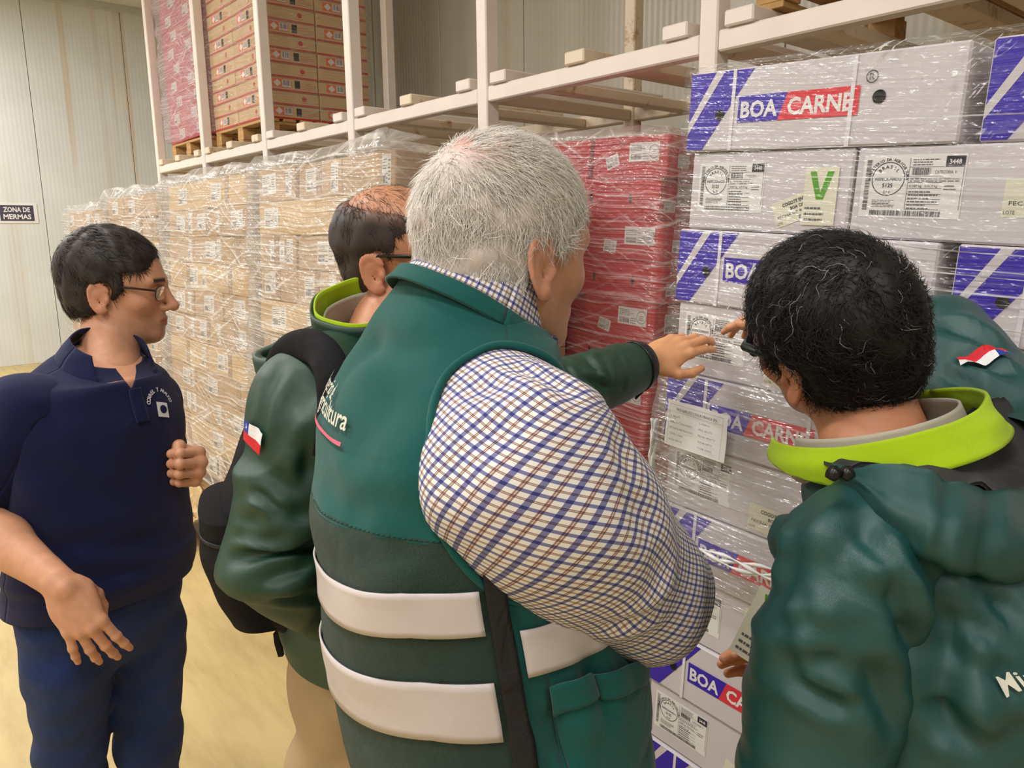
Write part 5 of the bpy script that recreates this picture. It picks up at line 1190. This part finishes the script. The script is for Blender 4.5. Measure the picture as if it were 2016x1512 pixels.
LA = Loft(ringsA, 150, 180); U, V = LA.uvgrid(); LA.disp(.005 * LA.noise(5, 7, 41, .2) + .004 * LA.noise(9, 14, 42, .5) * (1 - V) + .006 * np.exp(-((V - .12) / .10) ** 2) * LA.noise(7, 22, 43, .3))
LA.creases([(60, 900, 200, 1000, .03, .006), (90, 1080, 300, 1060, .03, .008), (120, 1130, 330, 1120, .02, .007), (300, 830, 250, 960, .03, .005)])
polo = empty_child('polo_shirt', pA)
pu, pv = uv_pix(LA, 262, 765); 
q, _ = proj(LA.P)
vn = np.zeros_like(V, bool); facing_cam = ((LA.P - CO) * LA.N).sum(-1) < 0
# open neck: a V cut running down from the throat
vx = np.interp(q[..., 1], [660, 690, 730, 768], [46, 30, 19, 0]); cx = np.interp(q[..., 1], [690, 768], [238, 261]); vn = np.where(facing_cam & (q[..., 1] < 768), np.abs(q[..., 0] - cx) - vx, 30.0); vn = np.where(facing_cam, np.maximum(vn, (q[..., 1] - 768) * .8), 30.0)
obj('shirt_body', LA.mesh('shirt_body', NAVY, org, vn, thick=.003), polo)
obj('placket', LA.patch('placket', NAVY, org, pu - .012, pu + .012, pv - .13, pv + .0, 6, 24, .004, .003), polo)
u1, v1 = uv_pix(LA, 312, 792)
lg = Flat(); lg.arc_text('CORREL Y ARAUCO', 0, -.002, .026, .012, 0, math.pi * 1.0, .0, .02); lg.poly([(-.014, -.03), (.014, -.036), (.016, -.004), (-.012, .002)], 0); lg.lift = .0; lg.disc(.002, -.016, .009, 1, 16)
obj('chest_logo', decal('chest_logo', LA, lg, [FLAG_W, NAVY], org, u1, v1, -.12, .0045), polo)
hpA = at(232, 568, 1.74); RmA = head_frame(78, 5, 3); nb = at(212, 716, 1.69); nax = nrm(hpA - RmA[:, 2] * .07 - nb)
oA = dict(hair=.016, top=1.1, nape=.075, neck=((0, -.022, -.07), tuple((nb - Zv * .03 + f * .006 - hpA) @ RmA), .054, .070), nose=1.02, stubble=.30, stub_col=(118, 88, 72), line=.03, burn=.022, fy=.082, under=(44, 36, 34), brow=(46, 36, 32), jit=.3)
def groomA(P, N, rr):
    D = np.tile(np.array((0, .35, -.6)), (len(P), 1)); t_ = np.clip((P[:, 2] - .05) / .06, 0, 1)[:, None]; D = D * (1 - t_) + np.array((.25, 1.0, -.1)) * t_; return D
hA = make_head(pA, org, oA, hpA, RmA, SK_A, (52, 42, 39), groomA, 6000, hair_len=.026, width=.0007, lift=.14, seed=8, var=.3)
glasses(pA, org, hpA, RmA, mat('frame_brown', (52, 34, 34), .35, .05), r=.0012, w=.050, hgt=.030, y=.101, thick=1.3)
cb = nb + Zv * .0
_, me = collar_band('collar', NAVY, org, at(209, 712, 1.662), nrm(Zv + f * .42), r, .098, .073, .046, .004, (.25, .11), wave=.002, front=1.15, nu=96); obj('collar', me, polo)
# right arm (near): sleeve, forearm, hand on the hip
SR = at(52, 805, 1.53); ER = at(-70, 1010, 1.50); WR = at(118, 1142, 1.40)
T1 = tube_loft([SR + nrm(LA.P.mean((0, 1)) - SR) * .07 + Zv * .03, SR, SR + (ER - SR) * .45, SR + (ER - SR) * .86], [.082, .078, .076, .074], f, 1.0, 96, 80); U2, V2 = T1.uvgrid(); T1.disp(.005 * T1.noise(5, 8, 47, .4)); obj('right_sleeve', T1.mesh('right_sleeve', NAVY, org, thick=.003), polo)
parts = [hA, trunk(LA, org, SK_A, .90)]
arm = tube_loft([SR, SR + (ER - SR) * .6, ER + nrm(ER - SR) * .01, ER + (WR - ER) * .15], [.058, .052, .047, .045], f, 1.0, 40, 60); v_, q_ = loft_vf(arm); parts.append((v_ - org, q_, np.tile(np.array(s2l(SK_A)), (len(v_), 1))))
hd_ = nrm(at(185, 1262, 1.41) - at(122, 1150, 1.40))
hv_, hf_, rd = place_hand(WR + hd_ * .012, hd_, -Fw * .8 + Uv * .2 + Rv * .25, curl=[(18, 16, 10), (26, 16, 10), (24, 18, 10), (16, 18, 10)], spread=(8, 2, -6, -16), thumb=[(.028, .02, -.012), (.034, .045, -.034), (.030, .070, -.050), (.022, .090, -.060)], left=True, elbow=ER, fr=(.029, .047), h=.0028)
parts.append((hv_ - org, hf_, hand_cols(rd, SK_A)))
# left arm (far): short sleeve, fist in front
SL = at(292, 790, 1.76); EL = at(312, 905, 1.86); WL = at(347, 915, 1.72)
T2 = tube_loft([SL - nrm(SL - LA.P.mean((0, 1))) * .07 + Zv * .03, SL, SL + (EL - SL) * .5, SL + (EL - SL) * .92], [.08, .070, .066, .064], f, 1.0, 96, 80); T2.disp(.005 * T2.noise(5, 8, 48, .4)); obj('left_sleeve', T2.mesh('left_sleeve', NAVY, org, thick=.003), polo)
arm = tube_loft([SL, SL + (EL - SL) * .6, EL, EL + (WL - EL) * .2], [.05, .046, .044, .042], f, 1.0, 40, 50); v_, q_ = loft_vf(arm); parts.append((v_ - org, q_, np.tile(np.array(s2l(SK_A)), (len(v_), 1))))
yd = nrm(at(385, 918, 1.66) - at(347, 915, 1.72))
hv_, hf_, rd = place_hand(WL + yd * .0, yd, np.cross(Uv, yd), curl=[(75, 95, 60), (78, 98, 60), (80, 98, 60), (82, 98, 60)], spread=(2, 1, -1, -3), thumb=[(.026, .025, -.010), (.040, .052, -.018), (.040, .078, -.030), (.022, .092, -.040)], elbow=EL, fr=(.028, .042), sc=1.12)
parts.append((hv_ - org, hf_, hand_cols(rd, SK_A)))
hc = at(208, 1200, 1.715); zh = float(at(206, 1120, 1.70)[2])
kR, kL = at(140, 1470, 1.74), at(292, 1460, 1.86); aR, aL = np.array((*(at(135, 1500, 1.76)[:2] - f[:2] * .02), .07)), np.array((*(at(290, 1500, 1.90)[:2] - f[:2] * .03), .07))
_, tp_ = trousers(pA, org, hc, f, r, .178, .128, zh, zh - .20, [kR, kL], [aR, aL], JEAN, 'jeans', r_th=.088, r_kn=.070); parts += [(v - org, q, np.tile(np.array(s2l(SK_A)), (len(v), 1))) for v, q in tp_]
shoes(pA, org, [aR, aL], f); add_body(pA, org, parts)
# =========================================================== man with the backpack
SK_B = (196, 138, 104)
f, r = facing(70); org = np.array([*at(720, 1100, 1.30)[:2], 0.0])
pB = person('balding person in dark green jacket and glasses reaching a hand to the cartons', org)
ringsB = [ring(735, 1240, 1.40, r, f, .20, .15, .16), ring(730, 1180, 1.38, r, f, .21, .16, .16), ring(720, 1050, 1.345, r, f, .21, .16, .155), ring(712, 900, 1.315, r, f, .21, .15, .15), ring(706, 800, 1.295, r, f, .205, .135, .14), ring(706, 735, 1.285, r, f, .175, .11, .12), ring(712, 690, 1.275, r, f, .13, .09, .095), ring(722, 650, 1.265, r, f, .085, .08, .08)]
LB = Loft(ringsB, 120, 120); U, V = LB.uvgrid(); LB.disp(.006 * LB.noise(5, 7, 51, .2) + .005 * LB.noise(8, 14, 52, .5))
jb = empty_child('jacket', pB); obj('jacket_body', LB.mesh('jacket_body', JK_B, org), jb)
hpB = at(790, 504, 1.35); RmB = head_frame(106, -2, 10); nb = at(728, 655, 1.265); nax = nrm(hpB - RmB[:, 2] * .07 - nb)
oB = dict(hair=.010, top=.3, nape=.085, bald=True, scalp=((0, .02, .12), (.10, .135, .092), (178, 122, 94), 1.0), neck=((0, -.022, -.07), tuple((nb - Zv * .06 - hpB) @ RmB), .056, .062), stubble=.2, line=.03, under=(58, 46, 42), brow=(50, 40, 36), jit=.45, thin=1400, base=SK_B, burn=.01)
hB = make_head(pB, org, oB, hpB, RmB, SK_B, (64, 52, 47), radial_groom((0, -.03, .13), .05, .1), 7000, hair_len=.018, width=.00055, lift=.12, seed=15, var=.3)
glasses(pB, org, hpB, RmB, BLK, r=.0013, w=.05, hgt=.032, y=.101, thick=1.6)
bax = nrm(Zv + r * .36 - f * .16); bcn = at(740, 672, 1.285)
_, me = collar_band('collar', JK_B, org, bcn - Zv * .02, bax, r, .104, .092, .098, .004, (.25, .16), wave=.004, front=1.1, nu=96); obj('collar', me, jb)
_, me = collar_band('collar_lining', LIME, org, bcn - Zv * .016, bax, r, .098, .086, .097, .003, (.25, .16), wave=.004, front=1.1, nu=96); obj('collar_lining', me, jb)
_, me = collar_band('inner_collar', GREYL, org, bcn - Zv * .012, bax, r, .086, .076, .068, .003, (.25, .14), wave=.002, front=1.1, nu=80); obj('inner_collar', me, jb)
_, me = collar_band('rolled_hood', JK_B, org, bcn - Zv * .055 - f * .045, nrm(Zv - f * .3), r, .165, .135, .085, .014, (.25, .18), wave=.010, seed=5, nu=96); obj('rolled_hood', me, jb)
SR = at(612, 800, 1.12); ER = at(545, 1095, 1.13); WR = at(680, 1215, 1.26); cen = at(706, 800, 1.295)
T1 = tube_loft([SR + nrm(cen - SR) * .09 + Zv * .03, SR, SR + (ER - SR) * .35, SR + (ER - SR) * .72, ER, ER + (WR - ER) * .35, ER + (WR - ER) * .75, WR], [.085, .086, .084, .080, .080, .072, .062, .055], f, 1.0, 100, 150); U2, V2 = T1.uvgrid()
T1.disp(.005 * T1.noise(5, 8, 56, .7, 1.0) + .005 * T1.noise(4, 7, 57, .5) + .005 * T1.noise(6, 16, 58, .8) + .014 * np.exp(-((V2 - .57) / .10) ** 2) * T1.noise(3, 16, 59, .5)); T1.creases([(475, 1035, 613, 1016, .016, .012), (455, 1108, 613, 1069, .014, .012), (521, 1148, 613, 1113, .012, .010), (590, 760, 560, 900, .02, .008), (520, 900, 600, 1000, .02, .006), (610, 780, 600, 960, .012, .008), (500, 960, 560, 1010, .009, .006), (460, 1060, 560, 1050, .009, .007), (540, 1180, 630, 1170, .010, .007), (560, 720, 520, 860, .012, .006)]); rs_ = obj('right_sleeve', T1.mesh('right_sleeve', JK_B, org), jb)
u1, v1 = uv_pix(T1, 503, 860); fg = flag_flat(.048, .032); fg.v = [(x - .024, y, z - .016) for x, y, z in fg.v]; obj('flag_patch', decal('flag_patch', T1, fg, [FLAG_R, FLAG_W, FLAG_B], org, u1, v1, -.30, .006), rs_)
SL = at(850, 745, 1.42); EL = at(1085, 780, 1.53); WL = at(1268, 716, 1.655)
T2 = tube_loft([SL - nrm(SL - cen) * .06, SL, SL + (EL - SL) * .5, EL, EL + (WL - EL) * .5, EL + (WL - EL) * .9, WL], [.09, .09, .082, .076, .066, .053, .048], Zv, 1.0, 90, 130); U2, V2 = T2.uvgrid()
T2.disp(.003 * T2.noise(4, 9, 61, .4) + .008 * np.exp(-((V2 - .72) / .16) ** 2) * T2.noise(4, 20, 62, .5)); T2.creases([(1150, 740, 1200, 770, .010, .010), (1180, 700, 1200, 760, .010, .010), (1110, 720, 1130, 790, .010, .009), (1215, 700, 1225, 765, .008, .006)]); ls_ = obj('left_sleeve', T2.mesh('left_sleeve', JK_B, org), jb)
obj('cuff_strap', T2.patch('cuff_strap', BLK, org, .0, .999, .955, .985, 60, 5, .003, .003), ls_)
q = MB(); cpt = at(1262, 760, 1.64) - org; q.tube([cpt, cpt - Zv * .02 - Rv * .01, cpt - Zv * .028 - Rv * .012, cpt - Zv * .012 + Rv * .004, cpt + Zv * .005 + Rv * .006], .0028, 6); obj('cuff_toggle', q.mesh('cuff_toggle', BLK, True), ls_)
parts = [hB, trunk(LB, org, SK_B, .85)]
yd = nrm(at(1350, 676, 1.70) - at(1275, 712, 1.665))
hv_, hf_, rd = place_hand(at(1280, 712, 1.662), yd, -Fw * .8 + Uv * .55, curl=[(16, 14, 8), (6, 30, 14), (10, 34, 14), (16, 36, 16)], spread=(-1, 1, 3, 3), thumb=[(.030, .02, -.008), (.052, .042, -.012), (.062, .070, -.014), (.060, .100, -.018)], elbow=EL, fore=.10, fr=(.027, .034))
parts.append((hv_ - org, hf_, hand_cols(rd, (214, 156, 112))))
hv_, hf_, rd = place_hand(WR + nrm(WR - ER) * .01, WR - ER, r, curl=[(30, 40, 20)] * 4, spread=(6, 2, -3, -8), thumb=[(.030, .02, -.008), (.048, .045, -.026), (.048, .07, -.036), (.042, .092, -.042)], left=True, fore=.10, fr=(.027, .034)); parts.append((hv_ - org, hf_, hand_cols(rd, SK_B)))
hc = at(735, 1300, 1.40); zh = float(hc[2]) + .06; kn = [at(655, 1500, 1.36), np.array((*(hc[:2] - r[:2] * .10), .5))]; an = [np.array((*(at(660, 1500, 1.37)[:2] + f[:2] * .0), .06)), np.array((*(hc[:2] - r[:2] * .11), .06))]
tr, tp_ = trousers(pB, org, hc, f, r, .17, .14, zh, zh - .2, kn, an, KHAKI, r_th=.085); parts += [(v - org, q_, np.tile(np.array(s2l(SK_B)), (len(v), 1))) for v, q_ in tp_]
parts += [arm_in([cen, SR, ER, WR], [.06, .055, .045, .03], org, SK_B), arm_in([cen, SL, EL, WL], [.06, .055, .045, .03], org, SK_B)]
shoes(pB, org, an, f); add_body(pB, org, parts)
for k, (a, b) in enumerate((((612, 1255, 1.25), (606, 1310, 1.25)), ((628, 1265, 1.25), (626, 1335, 1.25)))):
    q = MB(); p0, p1 = at(*a) - org, at(*b) - org; q.tube([p0, (p0 + p1) / 2 + Rv * .008, p1, (p0 + p1) / 2 + Rv * .014, p0 + Rv * .01], .0016, 5); obj('drawstring', q.mesh('drawstring', BLK, True), jb)
# the backpack he wears
bc = at(640, 1000, 1.36) - f * .02
bo = np.array([*bc[:2], 0.9]); bk_ = empty('backpack', bo, 'black backpack worn by the person in the dark green jacket', 'backpack')
ringsP = [ring(606, 1195, 1.40, r, f, .10, .05, .05, 3), ring(606, 1170, 1.395, r, f, .135, .085, .085, 3), ring(588, 1080, 1.37, r, f, .15, .10, .115, 3), ring(582, 970, 1.34, r, f, .15, .10, .12, 3), ring(596, 860, 1.315, r, f, .145, .095, .10, 3), ring(622, 770, 1.295, r, f, .12, .075, .08, 3), ring(640, 735, 1.29, r, f, .07, .04, .04, 3)]
LP = Loft(ringsP, 96, 100); LP.disp(.004 * LP.noise(7, 9, 71, .3)); obj('main_bag', LP.mesh('main_bag', BAG, bo, cap0=True, cap1=True), bk_)
LF = Loft([(np.array(q_[0]) - f * .07, q_[1], q_[2], q_[3] * .84, q_[4] * .75, q_[5] * .75, 3) for q_ in ringsP[1:4]], 80, 50); LF.disp(.003 * LF.noise(7, 6, 72)); fp = obj('front_pocket', LF.mesh('front_pocket', BAG, bo, cap0=True, cap1=True), bk_)
obj('pocket_zip', LF.patch('pocket_zip', ZIP, bo, .5, .999, .80, .83, 50, 4, .003, .003), fp)
q = MB(); p0 = at(512, 1195, 1.27) - bo; q.box((-.006, -.003, -.016), (.006, .003, .016), .002, 0, None, p0); obj('zip_pull', q.mesh('zip_pull', STEEL), bk_)
q = MB(); p0 = at(546, 1245, 1.36) - bo; q.tube([p0, p0 - Zv * .02, p0 - Zv * .045 + Rv * .004], [.008, .007, .006], 4); obj('loose_strap', q.mesh('loose_strap', BAG), bk_)
SP = [at(548, 790, 1.22), at(548, 730, 1.15), at(572, 690, 1.09), at(615, 682, 1.055), at(648, 715, 1.03), at(660, 800, 1.02), at(650, 900, 1.03)]
TS = tube_loft(SP, [(.008, .024)] * 7, Fw, 1.0, 24, 60); obj('shoulder_strap', TS.mesh('shoulder_strap', BAG, bo, cap0=True, cap1=True), bk_)
# =========================================================== man at the right in the teal jacket
SK_D = (188, 128, 94)
f, r = facing(-33); sl = at(1700, 1108, .76); cD = sl + r * .185 - Zv * .0; org = np.array([*(cD[:2] - f[:2] * .02), 0.0])
pD = person('black-haired person in teal hooded jacket with lime collar, bending over the carton labels', org)
nb0 = at(1765, 895, .885)
def rd_(z, df, a, bf, bb, e=2.3): c = np.array((*(cD[:2] + f[:2] * df), cD[2] + z)); return (c, r, f, a, bf, bb, e)
ringsD = [rd_(-.62, -.05, .215, .15, .165), rd_(-.45, -.045, .215, .15, .165), rd_(-.3, -.04, .205, .145, .155), rd_(-.15, -.02, .205, .14, .15), rd_(-.06, -.01, .2, .13, .14), rd_(.0, .0, .180, .12, .12), (cD * .5 + nb0 * .5 - Zv * .035, r, f, .14, .10, .10, 2.2), (nb0 - Zv * .045, r, f, .105, .09, .088, 2.2), (nb0 - Zv * .015, r, f, .088, .08, .078, 2.1)]
LD = Loft(ringsD, 160, 160); U, V = LD.uvgrid(); LD.disp(.005 * LD.noise(7, 6, 84, .5, 1.0) + .006 * LD.noise(5, 6, 81, .25) + .007 * LD.noise(8, 9, 82, .6) + .004 * LD.noise(12, 20, 83, .8))
LD.creases([(1810, 1050, 1840, 1222, .018, .014), (1850, 1220, 1840, 1450, .02, .014), (1900, 1280, 1960, 1150, .025, .010), (1930, 1340, 1990, 1300, .02, .008), (1860, 1180, 1900, 1320, .012, .008), (1900, 1200, 1960, 1260, .010, .007), (1850, 1380, 1930, 1480, .014, .009), (1960, 1160, 2010, 1240, .012, .007)])
jd = empty_child('jacket', pD); obj('jacket_body', LD.mesh('jacket_body', JK_D, org), jd)
hpD = at(1636, 666, .975); RmD = head_frame(-20, -3, -26); nb = at(1765, 895, .885); nax = nrm(hpD - RmD[:, 2] * .07 - nb)
oD = dict(hair=.017, top=.9, nape=.085, neck=((0, -.022, -.07), tuple((nb - Zv * .05 - hpD) @ RmD), .058, .066), stubble=.45, stub_col=(92, 78, 70), line=.03, under=(12, 11, 12), brow=(24, 20, 20), burn=.02, jit=.5, fy=.085)
hD = make_head(pD, org, oD, hpD, RmD, SK_D, (20, 18, 19), radial_groom((.01, -.045, .14), .03, .3, .4), 9000, hair_len=.030, width=.0006, lift=.30, curl=.007, seed=25, var=.35, spark=.03, seg=6)
glasses(pD, org, hpD, RmD, mat('frame_green', (14, 40, 38), .25, .05), r=.0017, w=.054, hgt=.038, y=.103, thick=2.2)
ca = nrm(nax * .6 + Zv * .6 - f * .25)
_, me = collar_band('collar_lining', LIME, org, nb + Zv * .004 + f * .006, nrm(ca - r * .46), r, .124, .105, .040, .004, (.25, .06), wave=.006, front=1.25, seed=7, taper=.75); obj('collar_lining', me, jd)
_, me = collar_band('inner_collar', GREYL, org, nb - Zv * .01 + f * .01, nrm(ca - r * .42), r, .096, .086, .052, .003, (.25, .10), wave=.002, front=1.2, seed=8); obj('inner_collar', me, jd)
def sheet(name, m, rows, n=60, k=8, thick=.004, wav=.0, seed=1):
    G = np.array([[at(*q_) for q_ in row] for row in rows]); t = np.linspace(0, 1, G.shape[1]); a_ = np.stack([Loft.cat(g, t, np.linspace(0, 1, n)) for g in G]); tr_ = np.linspace(0, 1, len(rows)); P = np.stack([Loft.cat(a_[:, i_], tr_, np.linspace(0, 1, k * (len(rows) - 1) + 1)) for i_ in range(n)], 1)
    du = np.gradient(P, axis=1); dv = np.gradient(P, axis=0); N_ = np.cross(du, dv); N_ /= np.linalg.norm(N_, axis=2)[..., None]; sg = 1 if ((CO - P) * N_).sum() > 0 else -1; N_ = N_ * sg
    if wav: P = P + N_ * (wav * smooth_noise(n, P.shape[0], False, seed, (6, 4)).T + wav * .7 * smooth_noise(n, P.shape[0], False, seed + 1, (3, 9)).T)[..., None]
    R_, Cn = P.shape[:2]; V_ = np.concatenate([P.reshape(-1, 3), (P - N_ * thick).reshape(-1, 3)]) - org; nn = R_ * Cn; F_ = []; uvv = np.tile(np.stack(np.meshgrid(np.arange(Cn) * .008, np.arange(R_) * .008), -1).reshape(-1, 2), (2, 1))
    for a in range(R_ - 1):
        for b in range(Cn - 1): q_ = (a * Cn + b, a * Cn + b + 1, (a + 1) * Cn + b + 1, (a + 1) * Cn + b); F_.append(q_ if sg > 0 else q_[::-1]); F_.append(tuple(x + nn for x in (q_[::-1] if sg > 0 else q_)))
    rim = list(range(Cn)) + [a * Cn + Cn - 1 for a in range(1, R_)] + [(R_ - 1) * Cn + b for b in range(Cn - 2, -1, -1)] + [a * Cn for a in range(R_ - 2, 0, -1)]
    for x, y in zip(rim, rim[1:] + rim[:1]): F_.append((y, x, x + nn, y + nn))
    return fast_mesh(name, V_, np.array(F_), m, True, None, uvv)
edge = [(1636, 910, .80), (1690, 915, .755), (1790, 925, .72), (1880, 945, .715), (1960, 962, .73), (2040, 955, .77), (2130, 920, .86), (2150, 860, .98)]
obj('hood', sheet('hood', JK_D, [edge, [(1642, 925, .785), (1712, 968, .715), (1796, 1000, .682), (1872, 1026, .672), (1950, 1050, .682), (2036, 1045, .715), (2130, 990, .83), (2160, 910, .98)], [(1652, 938, .785), (1722, 1020, .712), (1792, 1070, .685), (1852, 1102, .675), (1930, 1128, .682), (2026, 1128, .712), (2125, 1080, .83), (2160, 960, .98)], [(1660, 945, .81), (1730, 1030, .745), (1795, 1082, .72), (1852, 1114, .71), (1930, 1140, .715), (2022, 1140, .745), (2115, 1090, .86), (2140, 970, .99)]], wav=.005, seed=91), jd)
obj('hood_lining', sheet('hood_lining', BLACKM, [[(1600, 905, .90), (1660, 896, .885), (1760, 870, .875), (1850, 840, .88), (1925, 800, .90), (1975, 780, .95), (2000, 765, 1.0), (1990, 755, 1.06)], [(1615, 909, .85), (1672, 914, .825), (1775, 918, .805), (1868, 910, .80), (1950, 900, .815), (2020, 880, .86), (2080, 850, .94), (2080, 800, 1.02)], [(a, b + 3, c + .004) for a, b, c in edge]], wav=.005, seed=93), jd)
q = MB(); tg = at(1632, 928, .70) - org; 
for k in range(2): q.tube([tg + Rv * (.006 * k * 2), tg + Rv * (.006 * k * 2 + .004) - Uv * .002, tg + Rv * (.006 * k * 2 + .009)], [.0062, .0075, .006], 12)
obj('cord_lock', q.mesh('cord_lock', BLK, True), jd)
# left arm (near): upper arm down, forearm up to the sticker
E1 = at(1600, 1640, .84); W1 = at(1565, 1405, .965)
T1 = tube_loft([sl + r * .08 + Zv * .02, sl - Zv * .0, sl + (E1 - sl) * .3 - r * .02, sl + (E1 - sl) * .65 - r * .025, E1, E1 + (W1 - E1) * .4, E1 + (W1 - E1) * .8, W1], [.072, .076, .076, .074, .074, .066, .058, .05], f, 1.0, 110, 180); U2, V2 = T1.uvgrid()
T1.disp(.006 * T1.noise(5, 9, 98, .9, 1.0) + .004 * T1.noise(4, 6, 95, .5) + .006 * T1.noise(6, 14, 96, .9) + .010 * np.exp(-((V2 - .52) / .12) ** 2) * T1.noise(4, 18, 97, .4)); T1.creases([(1556, 1025, 1519, 1134, .018, .014), (1711, 1143, 1790, 1270, .016, .013), (1640, 1100, 1700, 1260, .022, .010), (1571, 1292, 1510, 1371, .016, .014), (1600, 1000, 1560, 1200, .02, .008), (1720, 1010, 1660, 1110, .018, .009), (1620, 960, 1540, 1090, .010, .007), (1690, 1040, 1770, 1180, .010, .008), (1750, 1160, 1800, 1300, .010, .008), (1590, 1150, 1640, 1330, .012, .007), (1540, 1240, 1640, 1230, .010, .006), (1560, 1330, 1680, 1400, .012, .008), (1540, 1400, 1600, 1480, .010, .007), (1700, 1300, 1760, 1450, .014, .008)]); obj('left_sleeve', T1.mesh('left_sleeve', JK_D, org), jd)
parts = [hD, trunk(LD, org, SK_D, .72)]
yd = nrm(at(1525, 1272, 1.10) - at(1562, 1395, .97))
hv_, hf_, rd = place_hand(W1 + yd * .012, yd, -Fw * .5 + Rv * .75, curl=[(40, 45, 25), (48, 50, 25), (52, 52, 25), (56, 55, 25)], spread=(4, 1, -2, -5), thumb=[(.030, .02, -.008), (.044, .045, -.024), (.042, .072, -.036), (.034, .094, -.046)], elbow=E1, fore=.10, fr=(.027, .036)); parts.append((hv_ - org, hf_, hand_cols(rd, (206, 146, 108))))
# right arm (far): reaching past the head to the label
SR = cD + r * .185 + Zv * .015 + f * .02; ER = at(1835, 690, 1.17); WR = at(1585, 665, 1.44)
T2 = tube_loft([SR - r * .07, SR, SR + (ER - SR) * .5, ER, ER + (WR - ER) * .5, WR], [.09, .094, .090, .082, .064, .05], Zv, 1.0, 90, 130); U2, V2 = T2.uvgrid()
T2.disp(.004 * T2.noise(4, 8, 101, .5) + .007 * T2.noise(5, 18, 102, .6)); T2.creases([(1850, 640, 1960, 690, .016, .012), (1880, 700, 2000, 740, .014, .010), (1850, 720, 1930, 770, .014, .008)]); rs_ = obj('right_sleeve', T2.mesh('right_sleeve', JK_D, org), jd)
u1, v1 = uv_pix(T2, 1942, 700); fg = flag_flat(.075, .030); fg.v = [(.037 - x, y, .015 - z) for x, y, z in fg.v]; obj('flag_patch', decal('flag_patch', T2, fg, [FLAG_R, FLAG_W, FLAG_B], org, u1, v1, .08, .006), rs_)
yd = nrm(at(1478, 618, 1.545) - at(1585, 660, 1.45))
hv_, hf_, rd = place_hand(WR, yd, -Fw * .6 + Uv * .8, curl=[(15, 20, 10), (20, 30, 15), (24, 32, 15), (28, 34, 15)], spread=(4, 1, -2, -6), thumb=[(.030, .02, -.008), (.048, .045, -.02), (.052, .07, -.03), (.048, .094, -.036)], left=True, elbow=ER, fore=.10, fr=(.027, .034)); parts.append((hv_ - org, hf_, hand_cols(rd, (206, 146, 108))))
ml = Flat(); ml.text('Ministerio', 0, 0, .026, 0, 'l', .012); u1, v1 = uv_pix(LD, 1978, 1368); obj('lettering', decal('lettering', LD, ml, [LETW], org, u1, v1, .35, .0055), jd)
zh = cD[2] - .58; hc = np.array((*(cD[:2] - f[:2] * .05), zh)); kn = [np.array((*(hc[:2] + r[:2] * s_ * .10 + f[:2] * .03), .48)) for s_ in (1, -1)]; an = [np.array((*(hc[:2] + r[:2] * s_ * .12), .06)) for s_ in (1, -1)]
_, tp_ = trousers(pD, org, hc, f, r, .175, .14, zh, zh - .2, kn, an, DARKT); parts += [(v - org, q_, np.tile(np.array(s2l(SK_D)), (len(v), 1))) for v, q_ in tp_]
parts += [arm_in([cD, sl, E1, W1], [.055, .05, .045, .03], org, SK_D), arm_in([cD, SR, ER, WR], [.06, .055, .045, .03], org, SK_D)]
shoes(pD, org, an, f); add_body(pD, org, parts)
# sticker between his fingers
stk = empty('sticker', at(1478, 1262, 1.035), 'white sticker with green letter V held by the person in the teal jacket', 'sticker'); stk.rotation_euler = (0, .35, math.radians(15))
obj('label', LAB_V[0], stk, (-.02, 0, -.03)).rotation_euler = (0, 0, 0); obj('print', LAB_V[1], stk, (-.02, 0, -.03))
